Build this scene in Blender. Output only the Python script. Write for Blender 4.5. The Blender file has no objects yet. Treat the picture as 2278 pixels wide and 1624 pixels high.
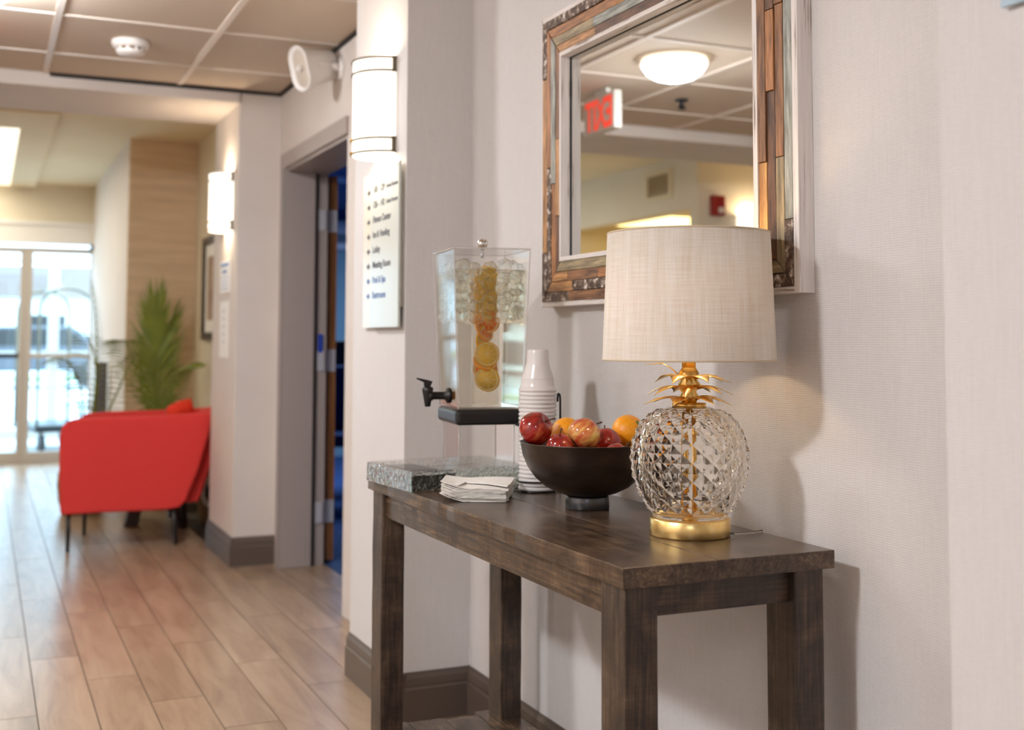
import bpy, bmesh, math, random
from mathutils import Vector, Matrix, Euler
random.seed(7)
SC = bpy.context.scene
COL = SC.collection
PI = math.pi

# ------------------------------------------------------------------ camera, world, exposure
H = 1.1
yaw, pit, rol = math.radians(24.277), math.radians(3.613), math.radians(0.1808)
F = Vector((math.sin(yaw)*math.cos(pit), math.cos(yaw)*math.cos(pit), math.sin(pit)))
R0 = Vector((math.cos(yaw), -math.sin(yaw), 0)); U0 = R0.cross(F)
RR = R0*math.cos(rol) + U0*math.sin(rol); UU = -R0*math.sin(rol) + U0*math.cos(rol)
cam = bpy.data.cameras.new('camera'); co = bpy.data.objects.new('camera', cam); COL.objects.link(co)
co.matrix_world = Matrix(((RR.x, UU.x, -F.x, 0), (RR.y, UU.y, -F.y, 0), (RR.z, UU.z, -F.z, H), (0, 0, 0, 1)))
cam.sensor_width = 36; cam.lens = 36*2602/2278; cam.shift_y = -(812-594.4)/2278
cam.clip_start = .05
cam.dof.use_dof = True; cam.dof.focus_distance = 2.2; cam.dof.aperture_fstop = 3.2
SC.camera = co
SC.view_settings.view_transform = 'Standard'; SC.view_settings.look = 'None'
SC.view_settings.gamma = 1; SC.view_settings.use_curve_mapping = False
SC.view_settings.exposure = 0.50
SC.cycles.use_denoising = True
SC.cycles.max_bounces = 20; SC.cycles.transmission_bounces = 20; SC.cycles.transparent_max_bounces = 16
SC.cycles.diffuse_bounces = 5; SC.cycles.glossy_bounces = 8
SC.cycles.sample_clamp_indirect = 6; SC.cycles.blur_glossy = 0.5
W = bpy.data.worlds.new('sky'); SC.world = W; W.use_nodes = True
W.node_tree.nodes['Background'].inputs[0].default_value = (.50, .74, 1.0, 1)
W.node_tree.nodes['Background'].inputs[1].default_value = 6.5
LAMP_K = 1.0       # one dial for every lamp of the building

# ------------------------------------------------------------------ materials
def lin(c):
    f = lambda v: v/12.92 if v <= .04045 else ((v+.055)/1.055)**2.4
    return tuple(f(v/255) for v in c)+(1,)
class NT:
    def __init__(s, name):
        s.m = bpy.data.materials.new(name); s.m.use_nodes = True
        s.t = s.m.node_tree; s.b = s.t.nodes['Principled BSDF']; s.out = s.t.nodes['Material Output']
    def n(s, typ, **kw):
        nd = s.t.nodes.new(typ)
        for k, v in kw.items():
            if k in nd.inputs: nd.inputs[k].default_value = v
            else: setattr(nd, k, v)
        return nd
    def l(s, a, b): s.t.links.new(a, b)
    def set(s, **kw):
        for k, v in kw.items(): s.b.inputs[k.replace('_', ' ')].default_value = v
        return s
def mat(name, rgb, rough=.6, metal=0, **kw):
    m = NT(name); m.set(Base_Color=lin(rgb), Roughness=rough, Metallic=metal, **kw); return m.m
def coords(m, scale, kind='Object'):
    tc = m.n('ShaderNodeTexCoord'); mp = m.n('ShaderNodeMapping'); mp.inputs['Scale'].default_value = scale
    m.l(tc.outputs[kind], mp.inputs[0]); return mp.outputs[0]
def ramp(m, fac, stops):
    r = m.n('ShaderNodeValToRGB'); el = r.color_ramp.elements
    while len(el) < len(stops): el.new(.5)
    for e, (p, c) in zip(el, stops): e.position = p; e.color = lin(c)
    m.l(fac, r.inputs[0]); return r.outputs[0]
def bump(m, h, strength, dist):
    b = m.n('ShaderNodeBump', Strength=strength, Distance=dist); m.l(h, b.inputs['Height']); m.l(b.outputs[0], m.b.inputs['Normal'])
def noise_mat(name, stops, scale, rough=.6, metal=0, detail=4, bumpd=0, nscale=1.0, rvar=None, coordk='Object', randomize=0):
    m = NT(name); m.set(Roughness=rough, Metallic=metal)
    v = coords(m, scale, coordk)
    if randomize:
        oi = m.n('ShaderNodeObjectInfo'); ad = m.n('ShaderNodeVectorMath', operation='ADD'); ml = m.n('ShaderNodeMath', operation='MULTIPLY'); ml.inputs[1].default_value = 40
        m.l(oi.outputs['Random'], ml.inputs[0]); m.l(v, ad.inputs[0]); m.l(ml.outputs[0], ad.inputs[1]); v = ad.outputs[0]
    n = m.n('ShaderNodeTexNoise', Scale=nscale, Detail=detail, Roughness=.6); m.l(v, n.inputs['Vector'])
    c = ramp(m, n.outputs['Fac'], stops)
    if randomize:
        hs = m.n('ShaderNodeHueSaturation'); mr = m.n('ShaderNodeMapRange'); mr.inputs[3].default_value = 1-randomize; mr.inputs[4].default_value = 1+randomize
        m.l(oi.outputs['Random'], mr.inputs[0]); m.l(mr.outputs[0], hs.inputs['Value']); m.l(c, hs.inputs['Color']); c = hs.outputs[0]
    m.l(c, m.b.inputs['Base Color'])
    if bumpd: bump(m, n.outputs['Fac'], .6, bumpd)
    return m.m
def wallpaper(name, rgb, k=.06):
    m = NT(name); m.set(Roughness=.75)
    v = coords(m, (1, 1, 1))
    w = m.n('ShaderNodeTexWave', bands_direction='Z', Scale=78, Distortion=.8, Detail=2); w.inputs['Detail Scale'].default_value = 3
    m.l(v, w.inputs['Vector'])
    v2 = coords(m, (60, 60, 500)); n = m.n('ShaderNodeTexNoise', Scale=1, Detail=2); m.l(v2, n.inputs['Vector'])
    v3 = coords(m, (350, 350, 14)); n3 = m.n('ShaderNodeTexNoise', Scale=1, Detail=2); m.l(v3, n3.inputs['Vector'])
    a = m.n('ShaderNodeMath', operation='ADD'); m.l(w.outputs['Fac'], a.inputs[0]); m.l(n.outputs['Fac'], a.inputs[1])
    a3 = m.n('ShaderNodeMath', operation='ADD'); m.l(a.outputs[0], a3.inputs[0]); m.l(n3.outputs['Fac'], a3.inputs[1])
    a2 = m.n('ShaderNodeMath', operation='MULTIPLY'); m.l(a3.outputs[0], a2.inputs[0]); a2.inputs[1].default_value = .33
    lo = tuple(int(x*(1-k)) for x in rgb); hi = tuple(min(255, int(x*(1+k*.6))) for x in rgb)
    m.l(ramp(m, a2.outputs[0], [(.25, lo), (.75, hi)]), m.b.inputs['Base Color'])
    bump(m, a2.outputs[0], .25, .0015)
    return m.m
def glass(name, ior=1.45, rgb=(255, 255, 255), rough=0, bumps=None):
    m = NT(name); m.set(Base_Color=lin(rgb), Roughness=rough, IOR=ior, Transmission_Weight=1)
    if bumps:
        v = coords(m, (1, 1, 1)); n = m.n('ShaderNodeTexNoise', Scale=bumps[0], Detail=3, Distortion=.6); m.l(v, n.inputs['Vector']); bump(m, n.outputs['Fac'], bumps[1], bumps[2])
    return m.m
def emit(name, rgb, s, base=(250, 248, 240)):
    m = NT(name); m.set(Base_Color=lin(base), Roughness=.4, Emission_Color=lin(rgb), Emission_Strength=s); return m.m
def wood(name, stops, axis='Y', rough=.35, bumpd=.0008, kerf=True):
    """dark stained timber: long grain, saw-kerf streaks across it"""
    m = NT(name); m.set(Roughness=rough)
    g = {'X': (7, 150, 150), 'Y': (150, 7, 150), 'Z': (150, 150, 7)}[axis]
    q = {'X': (330, 14, 14), 'Y': (14, 330, 14), 'Z': (14, 14, 330)}[axis]
    oi = m.n('ShaderNodeObjectInfo'); ml = m.n('ShaderNodeMath', operation='MULTIPLY'); ml.inputs[1].default_value = 30; m.l(oi.outputs['Random'], ml.inputs[0])
    def nz(sc, det):
        v = coords(m, sc); ad = m.n('ShaderNodeVectorMath', operation='ADD'); m.l(v, ad.inputs[0]); m.l(ml.outputs[0], ad.inputs[1])
        n = m.n('ShaderNodeTexNoise', Scale=1, Detail=det, Roughness=.65, Distortion=.5); m.l(ad.outputs[0], n.inputs['Vector']); return n.outputs['Fac']
    a, b, c = nz(g, 5), nz(q, 3), nz((11, 11, 11), 4)
    def mix(x, y, f):
        k = m.n('ShaderNodeMix', data_type='FLOAT'); k.inputs[0].default_value = f; m.l(x, k.inputs[2]); m.l(y, k.inputs[3]); return k.outputs[0]
    t = mix(mix(a, b, (.2 if axis == 'Z' else .3) if kerf else .12), c, .4)
    m.l(ramp(m, t, stops), m.b.inputs['Base Color'])
    bump(m, mix(a, b, .35 if kerf else .2), .7, bumpd)
    return m.m

M = {}
M['wallpaper'] = wallpaper('wallpaper', (215, 212, 211))
M['wall'] = noise_mat('wall_paint', [(.3, (210, 201, 194)), (.7, (216, 207, 200))], (3, 3, 3), .8)
M['lobbywall'] = noise_mat('lobby_paint', [(.3, (220, 210, 190)), (.7, (226, 216, 197))], (2, 2, 2), .8)
M['lobbyceil'] = noise_mat('lobby_ceiling_paint', [(.3, (228, 214, 182)), (.7, (234, 220, 190))], (2, 2, 2), .85)
M['tancol'] = noise_mat('tan_wallcovering', [(.3, (216, 190, 158)), (.5, (228, 203, 171)), (.7, (238, 214, 184))], (2, 2, 22), .8, detail=5)
M['ctile'] = noise_mat('ceiling_tile', [(.3, (200, 184, 166)), (.7, (210, 195, 178))], (180, 180, 180), .9, bumpd=.0006, randomize=.015)
M['tbar'] = mat('t_bar', (226, 216, 206), .5)
M['white'] = mat('white_plastic', (232, 228, 224), .45)
M['baseboard'] = mat('baseboard_taupe', (92, 80, 72), .4)
M['doorframe'] = mat('door_frame_paint', (162, 151, 146), .45)
M['steel'] = mat('brushed_steel', (205, 205, 210), .35, .35)
M['chrome'] = mat('chrome', (235, 235, 238), .05, 1)
M['nickel'] = mat('nickel_band', (120, 110, 92), .3, .8)
M['gold'] = noise_mat('gold_leaf', [(.3, (246, 204, 124)), (.7, (255, 226, 158))], (90, 90, 90), .30, 1, bumpd=.0003)
M['brass'] = mat('polished_brass', (226, 184, 108), .14, 1)
def sheet(name, tint, f0=.04, f1=.6):
    p = NT(name); p.t.nodes.remove(p.b)
    a = p.n('ShaderNodeBsdfTransparent'); g = p.n('ShaderNodeBsdfGlossy', Roughness=.02); w_ = p.n('ShaderNodeLayerWeight', Blend=.5); x = p.n('ShaderNodeMixShader')
    pw = p.n('ShaderNodeMath', operation='POWER'); pw.inputs[1].default_value = 5; p.l(w_.outputs['Facing'], pw.inputs[0])
    ma = p.n('ShaderNodeMath', operation='MULTIPLY_ADD'); ma.inputs[1].default_value = f1; ma.inputs[2].default_value = f0; p.l(pw.outputs[0], ma.inputs[0])
    a.inputs[0].default_value = tint; p.l(ma.outputs[0], x.inputs[0]); p.l(a.outputs[0], x.inputs[1]); p.l(g.outputs[0], x.inputs[2]); p.l(x.outputs[0], p.out.inputs[0]); return p.m
M['glass'] = sheet('window_pane', (.95, .98, .97, 1))
M['acrylic'] = sheet('clear_acrylic', (.99, .988, .982, 1), .015, .5)
M['riser'] = sheet('clear_riser', (.985, .983, .978, 1), .015, .12)
M['edge'] = mat('acrylic_edge_highlight', (226, 220, 214), .15, 0, Alpha=.55)  # pale colour standing in for the highlight along polished acrylic edges
M['pineglass'] = glass('pressed_glass', 1.2, (253, 250, 245))
M['rippled'] = glass('rippled_acrylic', 1.35, (246, 251, 249), 0, (90, 1, .01))
M['water'] = glass('water', 1.024, (252, 249, 236))
M['ice'] = glass('ice', 1.055, (253, 253, 251), .10, (110, 1, .006))
M['black'] = mat('black_plastic', (26, 25, 26), .4)
M['wire'] = mat('black_wire', (60, 62, 66), .3, 1)
M['bowl'] = noise_mat('dark_bronze', [(.3, (70, 58, 51)), (.7, (88, 75, 66))], (12, 12, 30), .34, .8)
M['foot'] = mat('pewter_foot', (92, 92, 94), .3, .9)
M['cup'] = mat('white_cup', (232, 228, 226), .22)
M['napkin'] = noise_mat('paper_napkin', [(.3, (236, 232, 226)), (.7, (246, 243, 238))], (60, 60, 60), .9, bumpd=.0006)
M['red'] = noise_mat('red_upholstery', [(.3, (212, 52, 50)), (.7, (222, 60, 56))], (300, 300, 300), .85, bumpd=.0006)
M['redpillow'] = mat('orange_red_pillow', (226, 56, 28), .85)
M['darkleg'] = mat('dark_metal_leg', (52, 52, 54), .4, .4)
M['frond'] = noise_mat('palm_green', [(.3, (102, 120, 40)), (.7, (142, 154, 58))], (6, 6, 6), .5)
M['wicker'] = noise_mat('wicker', [(.3, (120, 96, 66)), (.7, (170, 142, 104))], (60, 60, 140), .8, bumpd=.003)
M['soil'] = mat('soil', (50, 40, 32), .95)
M['espresso'] = mat('espresso_wood', (58, 42, 34), .4)
M['doorwood'] = noise_mat('door_veneer', [(.3, (140, 92, 52)), (.7, (168, 116, 70))], (40, 40, 4), .4)
M['bluewall'] = mat('blue_wall', (66, 96, 140), .8)
M['bluecarpet'] = noise_mat('blue_carpet', [(.35, (24, 46, 84)), (.65, (54, 84, 128))], (30, 30, 30), .95)
M['teal'] = mat('pale_teal_blind', (138, 166, 172), .7)
M['bluefabric'] = mat('navy_fabric', (30, 52, 92), .9)
M['alu'] = mat('door_aluminium', (188, 180, 172), .4, .1)
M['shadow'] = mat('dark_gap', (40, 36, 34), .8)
M['concrete'] = noise_mat('concrete', [(.3, (176, 176, 174)), (.7, (200, 200, 198))], (3, 3, 3), .9)
M['asphalt'] = noise_mat('asphalt', [(.3, (196, 198, 202)), (.7, (214, 216, 220))], (5, 5, 5), .9)
M['grassgreen'] = mat('verge_green', (166, 180, 140), .9)
M['frosted'] = mat('frosted_panel', (214, 220, 216), .18)
M['signclear'] = mat('sign_backing', (226, 220, 206), .2)
M['ink'] = mat('sign_ink', (72, 72, 84), .5)
M['inkblue'] = mat('sign_ink_blue', (86, 118, 176), .5)
M['paper'] = mat('paper', (240, 240, 238), .8)
M['art'] = noise_mat('art_print', [(.3, (150, 120, 100)), (.7, (190, 168, 146))], (5, 5, 5), .7)
M['artframe'] = mat('dark_picture_frame', (60, 48, 40), .4)
M['exitred'] = emit('exit_red', (255, 84, 60), .45, (220, 60, 50))
M['exitwhite'] = mat('exit_white', (206, 202, 194), .5)
M['alarm'] = mat('alarm_red', (150, 28, 26), .4)
M['ventdark'] = mat('vent_shadow', (120, 104, 82), .7)
M['ventframe'] = mat('vent_frame', (226, 212, 180), .6)
M['sconceglow'] = emit('sconce_shade_lit', (255, 246, 232), 1.1)
M['sconceband'] = emit('sconce_band_lit', (255, 238, 214), 1.0)
M['cove'] = emit('cove_lit', (255, 240, 206), .75)
M['bulb'] = emit('bulb_lit', (255, 226, 180), 6)
M['mirror'] = mat('mirror_silver', (238, 240, 238), .008, 1)
dark = [(.34, (26, 20, 17)), (.43, (48, 37, 30)), (.52, (70, 55, 44)), (.60, (98, 79, 62)), (.72, (148, 126, 102))]
M['tableY'] = wood('table_timber_top', [(.34, (34, 26, 21)), (.45, (62, 48, 38)), (.55, (92, 73, 57)), (.66, (134, 110, 86))], 'Y', .24)
M['tableZ'] = wood('table_timber_leg', dark, 'Z', .42)
M['tableX'] = wood('table_timber_end', dark, 'X', .42)
fl = [(.25, (130, 108, 88)), (.45, (154, 130, 107)), (.6, (166, 143, 119)), (.8, (180, 158, 134))]
m = NT('wood_look_tile'); m.set(Roughness=.30)
_oi = m.n('ShaderNodeObjectInfo'); _ml = m.n('ShaderNodeMath', operation='MULTIPLY'); _ml.inputs[1].default_value = 50; m.l(_oi.outputs['Random'], _ml.inputs[0])
_v = coords(m, (16, 2.2, 16)); _ad = m.n('ShaderNodeVectorMath', operation='ADD'); m.l(_v, _ad.inputs[0]); m.l(_ml.outputs[0], _ad.inputs[1])
_n = m.n('ShaderNodeTexNoise', Scale=1, Detail=6, Roughness=.62, Distortion=.9); m.l(_ad.outputs[0], _n.inputs['Vector'])
_hs = m.n('ShaderNodeHueSaturation'); _mr = m.n('ShaderNodeMapRange'); _mr.inputs[3].default_value = .9; _mr.inputs[4].default_value = 1.08
m.l(_oi.outputs['Random'], _mr.inputs[0]); m.l(_mr.outputs[0], _hs.inputs['Value']); m.l(ramp(m, _n.outputs['Fac'], fl), _hs.inputs['Color']); m.l(_hs.outputs[0], m.b.inputs['Base Color'])
bump(m, _n.outputs['Fac'], .2, .0008)
M['floortile'] = m.m
M['grout'] = mat('grout', (70, 61, 54), .8)
M['whitewood'] = noise_mat('distressed_white', [(.36, (150, 134, 124)), (.44, (222, 214, 208)), (.7, (238, 233, 230))], (120, 6, 120), .6, bumpd=.001, detail=6)
M['whitewoodZ'] = noise_mat('distressed_white_upright', [(.33, (150, 134, 124)), (.41, (224, 217, 213)), (.7, (238, 234, 232))], (120, 120, 5), .6, bumpd=.001, detail=6)
def strip(name, a, b, rough=.55): 
    return noise_mat(name, [(.36, a), (.5, b), (.66, tuple(min(255, int(x*1.25)) for x in b))], (12, 110, 110), rough, detail=9, bumpd=.002, randomize=.1)
MOS = [strip('strip_brown', (96, 64, 42), (134, 94, 62)), strip('strip_oak', (126, 86, 50), (172, 126, 78)), strip('strip_walnut', (62, 42, 32), (100, 70, 50)), strip('strip_tan', (140, 98, 60), (182, 138, 92)),
       strip('strip_bluegrey', (112, 112, 104), (148, 150, 142)), strip('strip_rust', (116, 74, 46), (154, 106, 66)), strip('strip_olive', (112, 98, 74), (146, 130, 100)),
       strip('strip_honey', (160, 108, 58), (192, 144, 86))]
M['bark'] = noise_mat('chipped_bark', [(.36, (62, 46, 38)), (.50, (104, 82, 66)), (.58, (150, 130, 114)), (.64, (226, 218, 210)), (.8, (236, 230, 224))], (60, 60, 60), .6, detail=5, bumpd=.006, randomize=.02)
# fruit
def apple_mat(name, red, yel, cut):
    m = NT(name); m.set(Roughness=.14, Coat_Weight=.5)
    v = coords(m, (85, 85, 9)); n = m.n('ShaderNodeTexNoise', Scale=1, Detail=4, Roughness=.6); m.l(v, n.inputs['Vector'])
    v2 = coords(m, (22, 22, 22)); n2 = m.n('ShaderNodeTexNoise', Scale=1, Detail=2); m.l(v2, n2.inputs['Vector'])
    a = m.n('ShaderNodeMix', data_type='FLOAT'); a.inputs[0].default_value = .5; m.l(n.outputs['Fac'], a.inputs[2]); m.l(n2.outputs['Fac'], a.inputs[3])
    dk = tuple(int(x*.7) for x in red)
    m.l(ramp(m, a.outputs[0], [(cut-.16, dk), (cut, red), (cut+.1, tuple((x+y)//2 for x, y in zip(red, yel))), (cut+.2, yel)]), m.b.inputs['Base Color']); return m.m
M['apple'] = apple_mat('red_apple_skin', (164, 36, 30), (226, 158, 84), .54)
M['apple2'] = apple_mat('striped_apple_skin', (184, 74, 44), (232, 196, 108), .42)
M['stem'] = mat('apple_stem', (84, 52, 36), .7)
M['orange'] = noise_mat('orange_peel', [(.3, (244, 152, 18)), (.7, (255, 176, 34))], (260, 260, 260), .32, bumpd=.0012)
M['lemon'] = mat('lemon_flesh', (246, 206, 84), .3, Subsurface_Weight=.0)
M['lemonrind'] = mat('lemon_rind', (242, 190, 40), .35)
M['orangeflesh'] = mat('orange_slice_flesh', (240, 130, 30), .3)
M['pith'] = mat('citrus_pith', (250, 234, 180), .5)
# lampshade linen: UV runs round (u) and up (v), in metres
m = NT('linen_shade'); m.set(Roughness=.9)
uvn = m.n('ShaderNodeTexCoord')
def uvnoise(sc, det=2):
    mp = m.n('ShaderNodeMapping'); mp.inputs['Scale'].default_value = sc; m.l(uvn.outputs['UV'], mp.inputs[0])
    n = m.n('ShaderNodeTexNoise', Scale=1, Detail=det); m.l(mp.outputs[0], n.inputs['Vector']); return n.outputs['Fac']
va, vb, vc = uvnoise((420, 14, 1)), uvnoise((14, 460, 1)), uvnoise((70, 5, 1))
aa = m.n('ShaderNodeMath', operation='ADD'); m.l(va, aa.inputs[0]); m.l(vb, aa.inputs[1])
ab = m.n('ShaderNodeMath', operation='ADD'); m.l(aa.outputs[0], ab.inputs[0]); m.l(vc, ab.inputs[1])
ac = m.n('ShaderNodeMath', operation='MULTIPLY'); ac.inputs[1].default_value = .333; m.l(ab.outputs[0], ac.inputs[0])
lc = ramp(m, ac.outputs[0], [(.30, (222, 208, 188)), (.5, (236, 227, 215)), (.68, (246, 242, 236))])
m.l(lc, m.b.inputs['Base Color']); bump(m, ac.outputs[0], .5, .0012)
tr = m.n('ShaderNodeBsdfTranslucent'); m.l(lc, tr.inputs[0]); mx = m.n('ShaderNodeMixShader'); mx.inputs[0].default_value = .18
m.l(m.b.outputs[0], mx.inputs[1]); m.l(tr.outputs[0], mx.inputs[2]); m.l(mx.outputs[0], m.out.inputs[0])
M['linen'] = m.m

# ------------------------------------------------------------------ mesh builder
class MB:
    def __init__(s): s.v = []; s.f = []; s.sm = []; s.uv = {}
    def add(s, vs, fs, smooth=False):
        o = len(s.v); s.v += [Vector(v) for v in vs]; s.f += [tuple(i+o for i in f) for f in fs]; s.sm += [smooth]*len(fs); return o
    def box(s, c, d, rot=None):
        c = Vector(c); hx, hy, hz = d[0]/2, d[1]/2, d[2]/2
        vs = [Vector((x, y, z)) for z in (-hz, hz) for x, y in ((-hx, -hy), (hx, -hy), (hx, hy), (-hx, hy))]
        if rot is not None: vs = [rot @ v for v in vs]
        s.add([c+v for v in vs], [(3, 2, 1, 0), (4, 5, 6, 7), (0, 1, 5, 4), (1, 2, 6, 5), (2, 3, 7, 6), (3, 0, 4, 7)]); return s
    def bb(s, a, b): # box from corners
        return s.box([(p+q)/2 for p, q in zip(a, b)], [abs(q-p) for p, q in zip(a, b)])
    def hexa(s, bot, top): # two quads, each counter-clockwise seen from the top side
        s.add(list(bot)+list(top), [(3, 2, 1, 0), (4, 5, 6, 7), (0, 1, 5, 4), (1, 2, 6, 5), (2, 3, 7, 6), (3, 0, 4, 7)]); return s
    def lathe(s, prof, n=32, c=(0, 0, 0), smooth=True, a0=0, a1=2*PI, mtx=None, uv=False):
        c = Vector(c); full = abs(a1-a0-2*PI) < 1e-6; k = n if full else n+1; vs = []
        for i in range(k):
            a = a0+(a1-a0)*i/n
            for r, z in prof:
                v = Vector((r*math.cos(a), r*math.sin(a), z)); vs.append((mtx @ v if mtx else v)+c)
        p = len(prof); fs = []; base = len(s.f)
        for i in range(n):
            for j in range(p-1):
                a, b = i*p+j, ((i+1) % k)*p+j
                q = [a, b, b+1, a+1]
                if prof[j][0] < 1e-9: q = [a, b+1, a+1]
                elif prof[j+1][0] < 1e-9: q = [a, b, a+1]
                fs.append(tuple(q))
                if uv:
                    ua, ub = (a1-a0)*i/n*.15, (a1-a0)*(i+1)/n*.15
                    s.uv[base+len(fs)-1] = [(ua, prof[j][1]), (ub, prof[j][1]), (ub, prof[j+1][1]), (ua, prof[j+1][1])]
        s.add(vs, fs, smooth); return s
    def tube(s, pts, r, n=8, caps=True, smooth=True):
        pts = [Vector(p) for p in pts]; rs = r if isinstance(r, (list, tuple)) else [r]*len(pts); vs = []; up = None
        for i, p in enumerate(pts):
            t = (pts[min(i+1, len(pts)-1)]-pts[max(i-1, 0)]).normalized()
            if up is None: up = Vector((0, 0, 1)) if abs(t.z) < .9 else Vector((1, 0, 0))
            x = up.cross(t); x = x.normalized() if x.length > 1e-6 else t.orthogonal().normalized()
            y = t.cross(x); up = y
            vs += [p+(x*math.cos(2*PI*k/n)+y*math.sin(2*PI*k/n))*rs[i] for k in range(n)]
        fs = [(i*n+k, i*n+(k+1) % n, (i+1)*n+(k+1) % n, (i+1)*n+k) for i in range(len(pts)-1) for k in range(n)]
        if caps: fs += [tuple(range(n-1, -1, -1)), tuple((len(pts)-1)*n+k for k in range(n))]
        s.add(vs, fs, smooth); return s
    def prism(s, poly, d): # planar polygon swept along d
        n = len(poly); d = Vector(d); p = [Vector(q) for q in poly]
        s.add(p+[q+d for q in p], [tuple(range(n-1, -1, -1)), tuple(range(n, 2*n))]+[(i, (i+1) % n, n+(i+1) % n, n+i) for i in range(n)]); return s
    def build(s, name, material, parent=None, bevel=0, seg=2, loc=None, fix=True):
        me = bpy.data.meshes.new(name); off = Vector(loc) if loc else Vector()
        me.from_pydata([v-off for v in s.v], [], s.f); me.update()
        for p, q in zip(me.polygons, s.sm): p.use_smooth = q
        if s.uv:
            L = me.uv_layers.new(name='UVMap')
            for p in me.polygons:
                q = s.uv.get(p.index)
                if q:
                    for li, uvc in zip(p.loop_indices, q): L.data[li].uv = uvc
        if fix or bevel:
            b = bmesh.new(); b.from_mesh(me)
            if fix: bmesh.ops.recalc_face_normals(b, faces=b.faces)
            if bevel: bmesh.ops.bevel(b, geom=list(b.edges), offset=bevel, segments=seg, affect='EDGES', profile=.5)
            b.to_mesh(me); b.free()
        me.materials.append(material)
        o = bpy.data.objects.new(name, me); COL.objects.link(o); o.location = off
        if parent: o.parent = parent
        return o
def tag(o, label=None, cat=None, group=None, kind=None):
    if label: o['label'] = label
    if cat: o['category'] = cat
    if group: o['group'] = group
    if kind: o['kind'] = kind
    return o
def thing(name, label, cat, loc=(0, 0, 0), rz=0, group=None):
    o = bpy.data.objects.new(name, None); COL.objects.link(o); o.location = loc; o.rotation_euler = (0, 0, rz); o.empty_display_size = .05
    return tag(o, label, cat, group)
def struct(name, mb, m, bevel=0, parent=None):
    o = mb.build(name, m, parent, bevel)
    if not parent: o['kind'] = 'structure'
    return o
def rail(a, b): return [a, b]
def copy_tree(o, parent=None):
    c = o.copy(); COL.objects.link(c); c.parent = parent
    for ch in list(o.children): copy_tree(ch, c)
    return c
def bez(p0, p1, p2, n=8):
    p0, p1, p2 = map(Vector, (p0, p1, p2))
    return [p0*(1-t)**2+p1*2*t*(1-t)+p2*t*t for t in [i/n for i in range(n+1)]]
def lamp(name, parent, loc, energy, rgb, size, typ='POINT', rot=None, spread=None, size_y=None):
    d = bpy.data.lights.new(name, typ); d.energy = energy*LAMP_K; d.color = lin(rgb)[:3]
    if typ == 'POINT': d.shadow_soft_size = size
    else:
        d.size = size
        if size_y: d.shape = 'RECTANGLE'; d.size_y = size_y
    o = bpy.data.objects.new(name, d); COL.objects.link(o); o.location = loc
    if rot: o.rotation_euler = rot
    if parent: o.parent = parent
    return o
def text_mesh(name, s, size, m, parent, origin, xdir, ydir, depth=.0006, width=None, weight=0):
    cu = bpy.data.curves.new(name, 'FONT'); cu.body = s; cu.size = size; cu.extrude = depth; cu.offset = weight
    to = bpy.data.objects.new(name, cu); me = bpy.data.meshes.new_from_object(to)
    bpy.data.objects.remove(to); bpy.data.curves.remove(cu)
    me.name = name; xs = [v.co.x for v in me.vertices]
    k = (width/(max(xs)-min(xs))) if width else 1
    X, Y = Vector(xdir), Vector(ydir); Z = X.cross(Y)
    for v in me.vertices: v.co = Vector(origin)+X*(v.co.x*k)+Y*v.co.y+Z*v.co.z
    me.materials.append(m); o = bpy.data.objects.new(name, me); COL.objects.link(o); o.parent = parent; return o

# ------------------------------------------------------------------ room shell
XW, XC, XD = 1.345, 1.1335, 1.341     # niche wall, pillar faces, door wall
YN, YC, YF, YP, YH = 1.152, 3.279, 3.81, 5.82, 6.468
ZC, ZH, ZL = 2.3426, 2.2815, 2.50
XL = -2.1                              # far side of the hall and lobby
YB = -3.2
struct('wall_right', MB().bb((XW, YN-.05, 0), (XW+.1, YC+.05, ZC+.1)), M['wallpaper'])
struct('wall_right_pillar', MB().bb((XC, YC, 0), (XW+.02, YF, ZC+.1)), M['wallpaper'], .002)
struct('wall_right_near', MB().bb((XC, YB, 0), (XW+.1, YN, ZC+.1)), M['wallpaper'], .002)
struct('wall_right_recess', MB().bb((XD, YF-.02, 1.945), (XD+.12, 5.752, ZC+.1)).bb((XD, YF-.02, 0), (XD+.12, 4.62, 1.945)).bb((XD, 5.752, 0), (XD+.12, YP+.02, ZC+.1)), M['wall'])
struct('wall_far_pillar', MB().bb((XC, YP, 0), (XD+.12, YH, ZC+.1)), M['wall'], .002)
struct('beam_far', MB().bb((-4.2, YP, ZH), (XC+.01, YH, ZL+.15)).bb((-4.2, YP+.01, ZC+.08), (XD, YH-.01, ZL+.15)), M['wall'], .002)
struct('wall_left', MB().bb((XL-.1, YB, 0), (XL, 4.4, ZC+.1)), M['wall'])
struct('wall_left_end', MB().bb((-4.2, 4.3, 0), (XL, 4.4, ZC+.1)), M['wall'])
struct('wall_back', MB().bb((XL-.1, YB-.1, 0), (XC+.1, YB, ZC+.1)), M['wall'])
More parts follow.
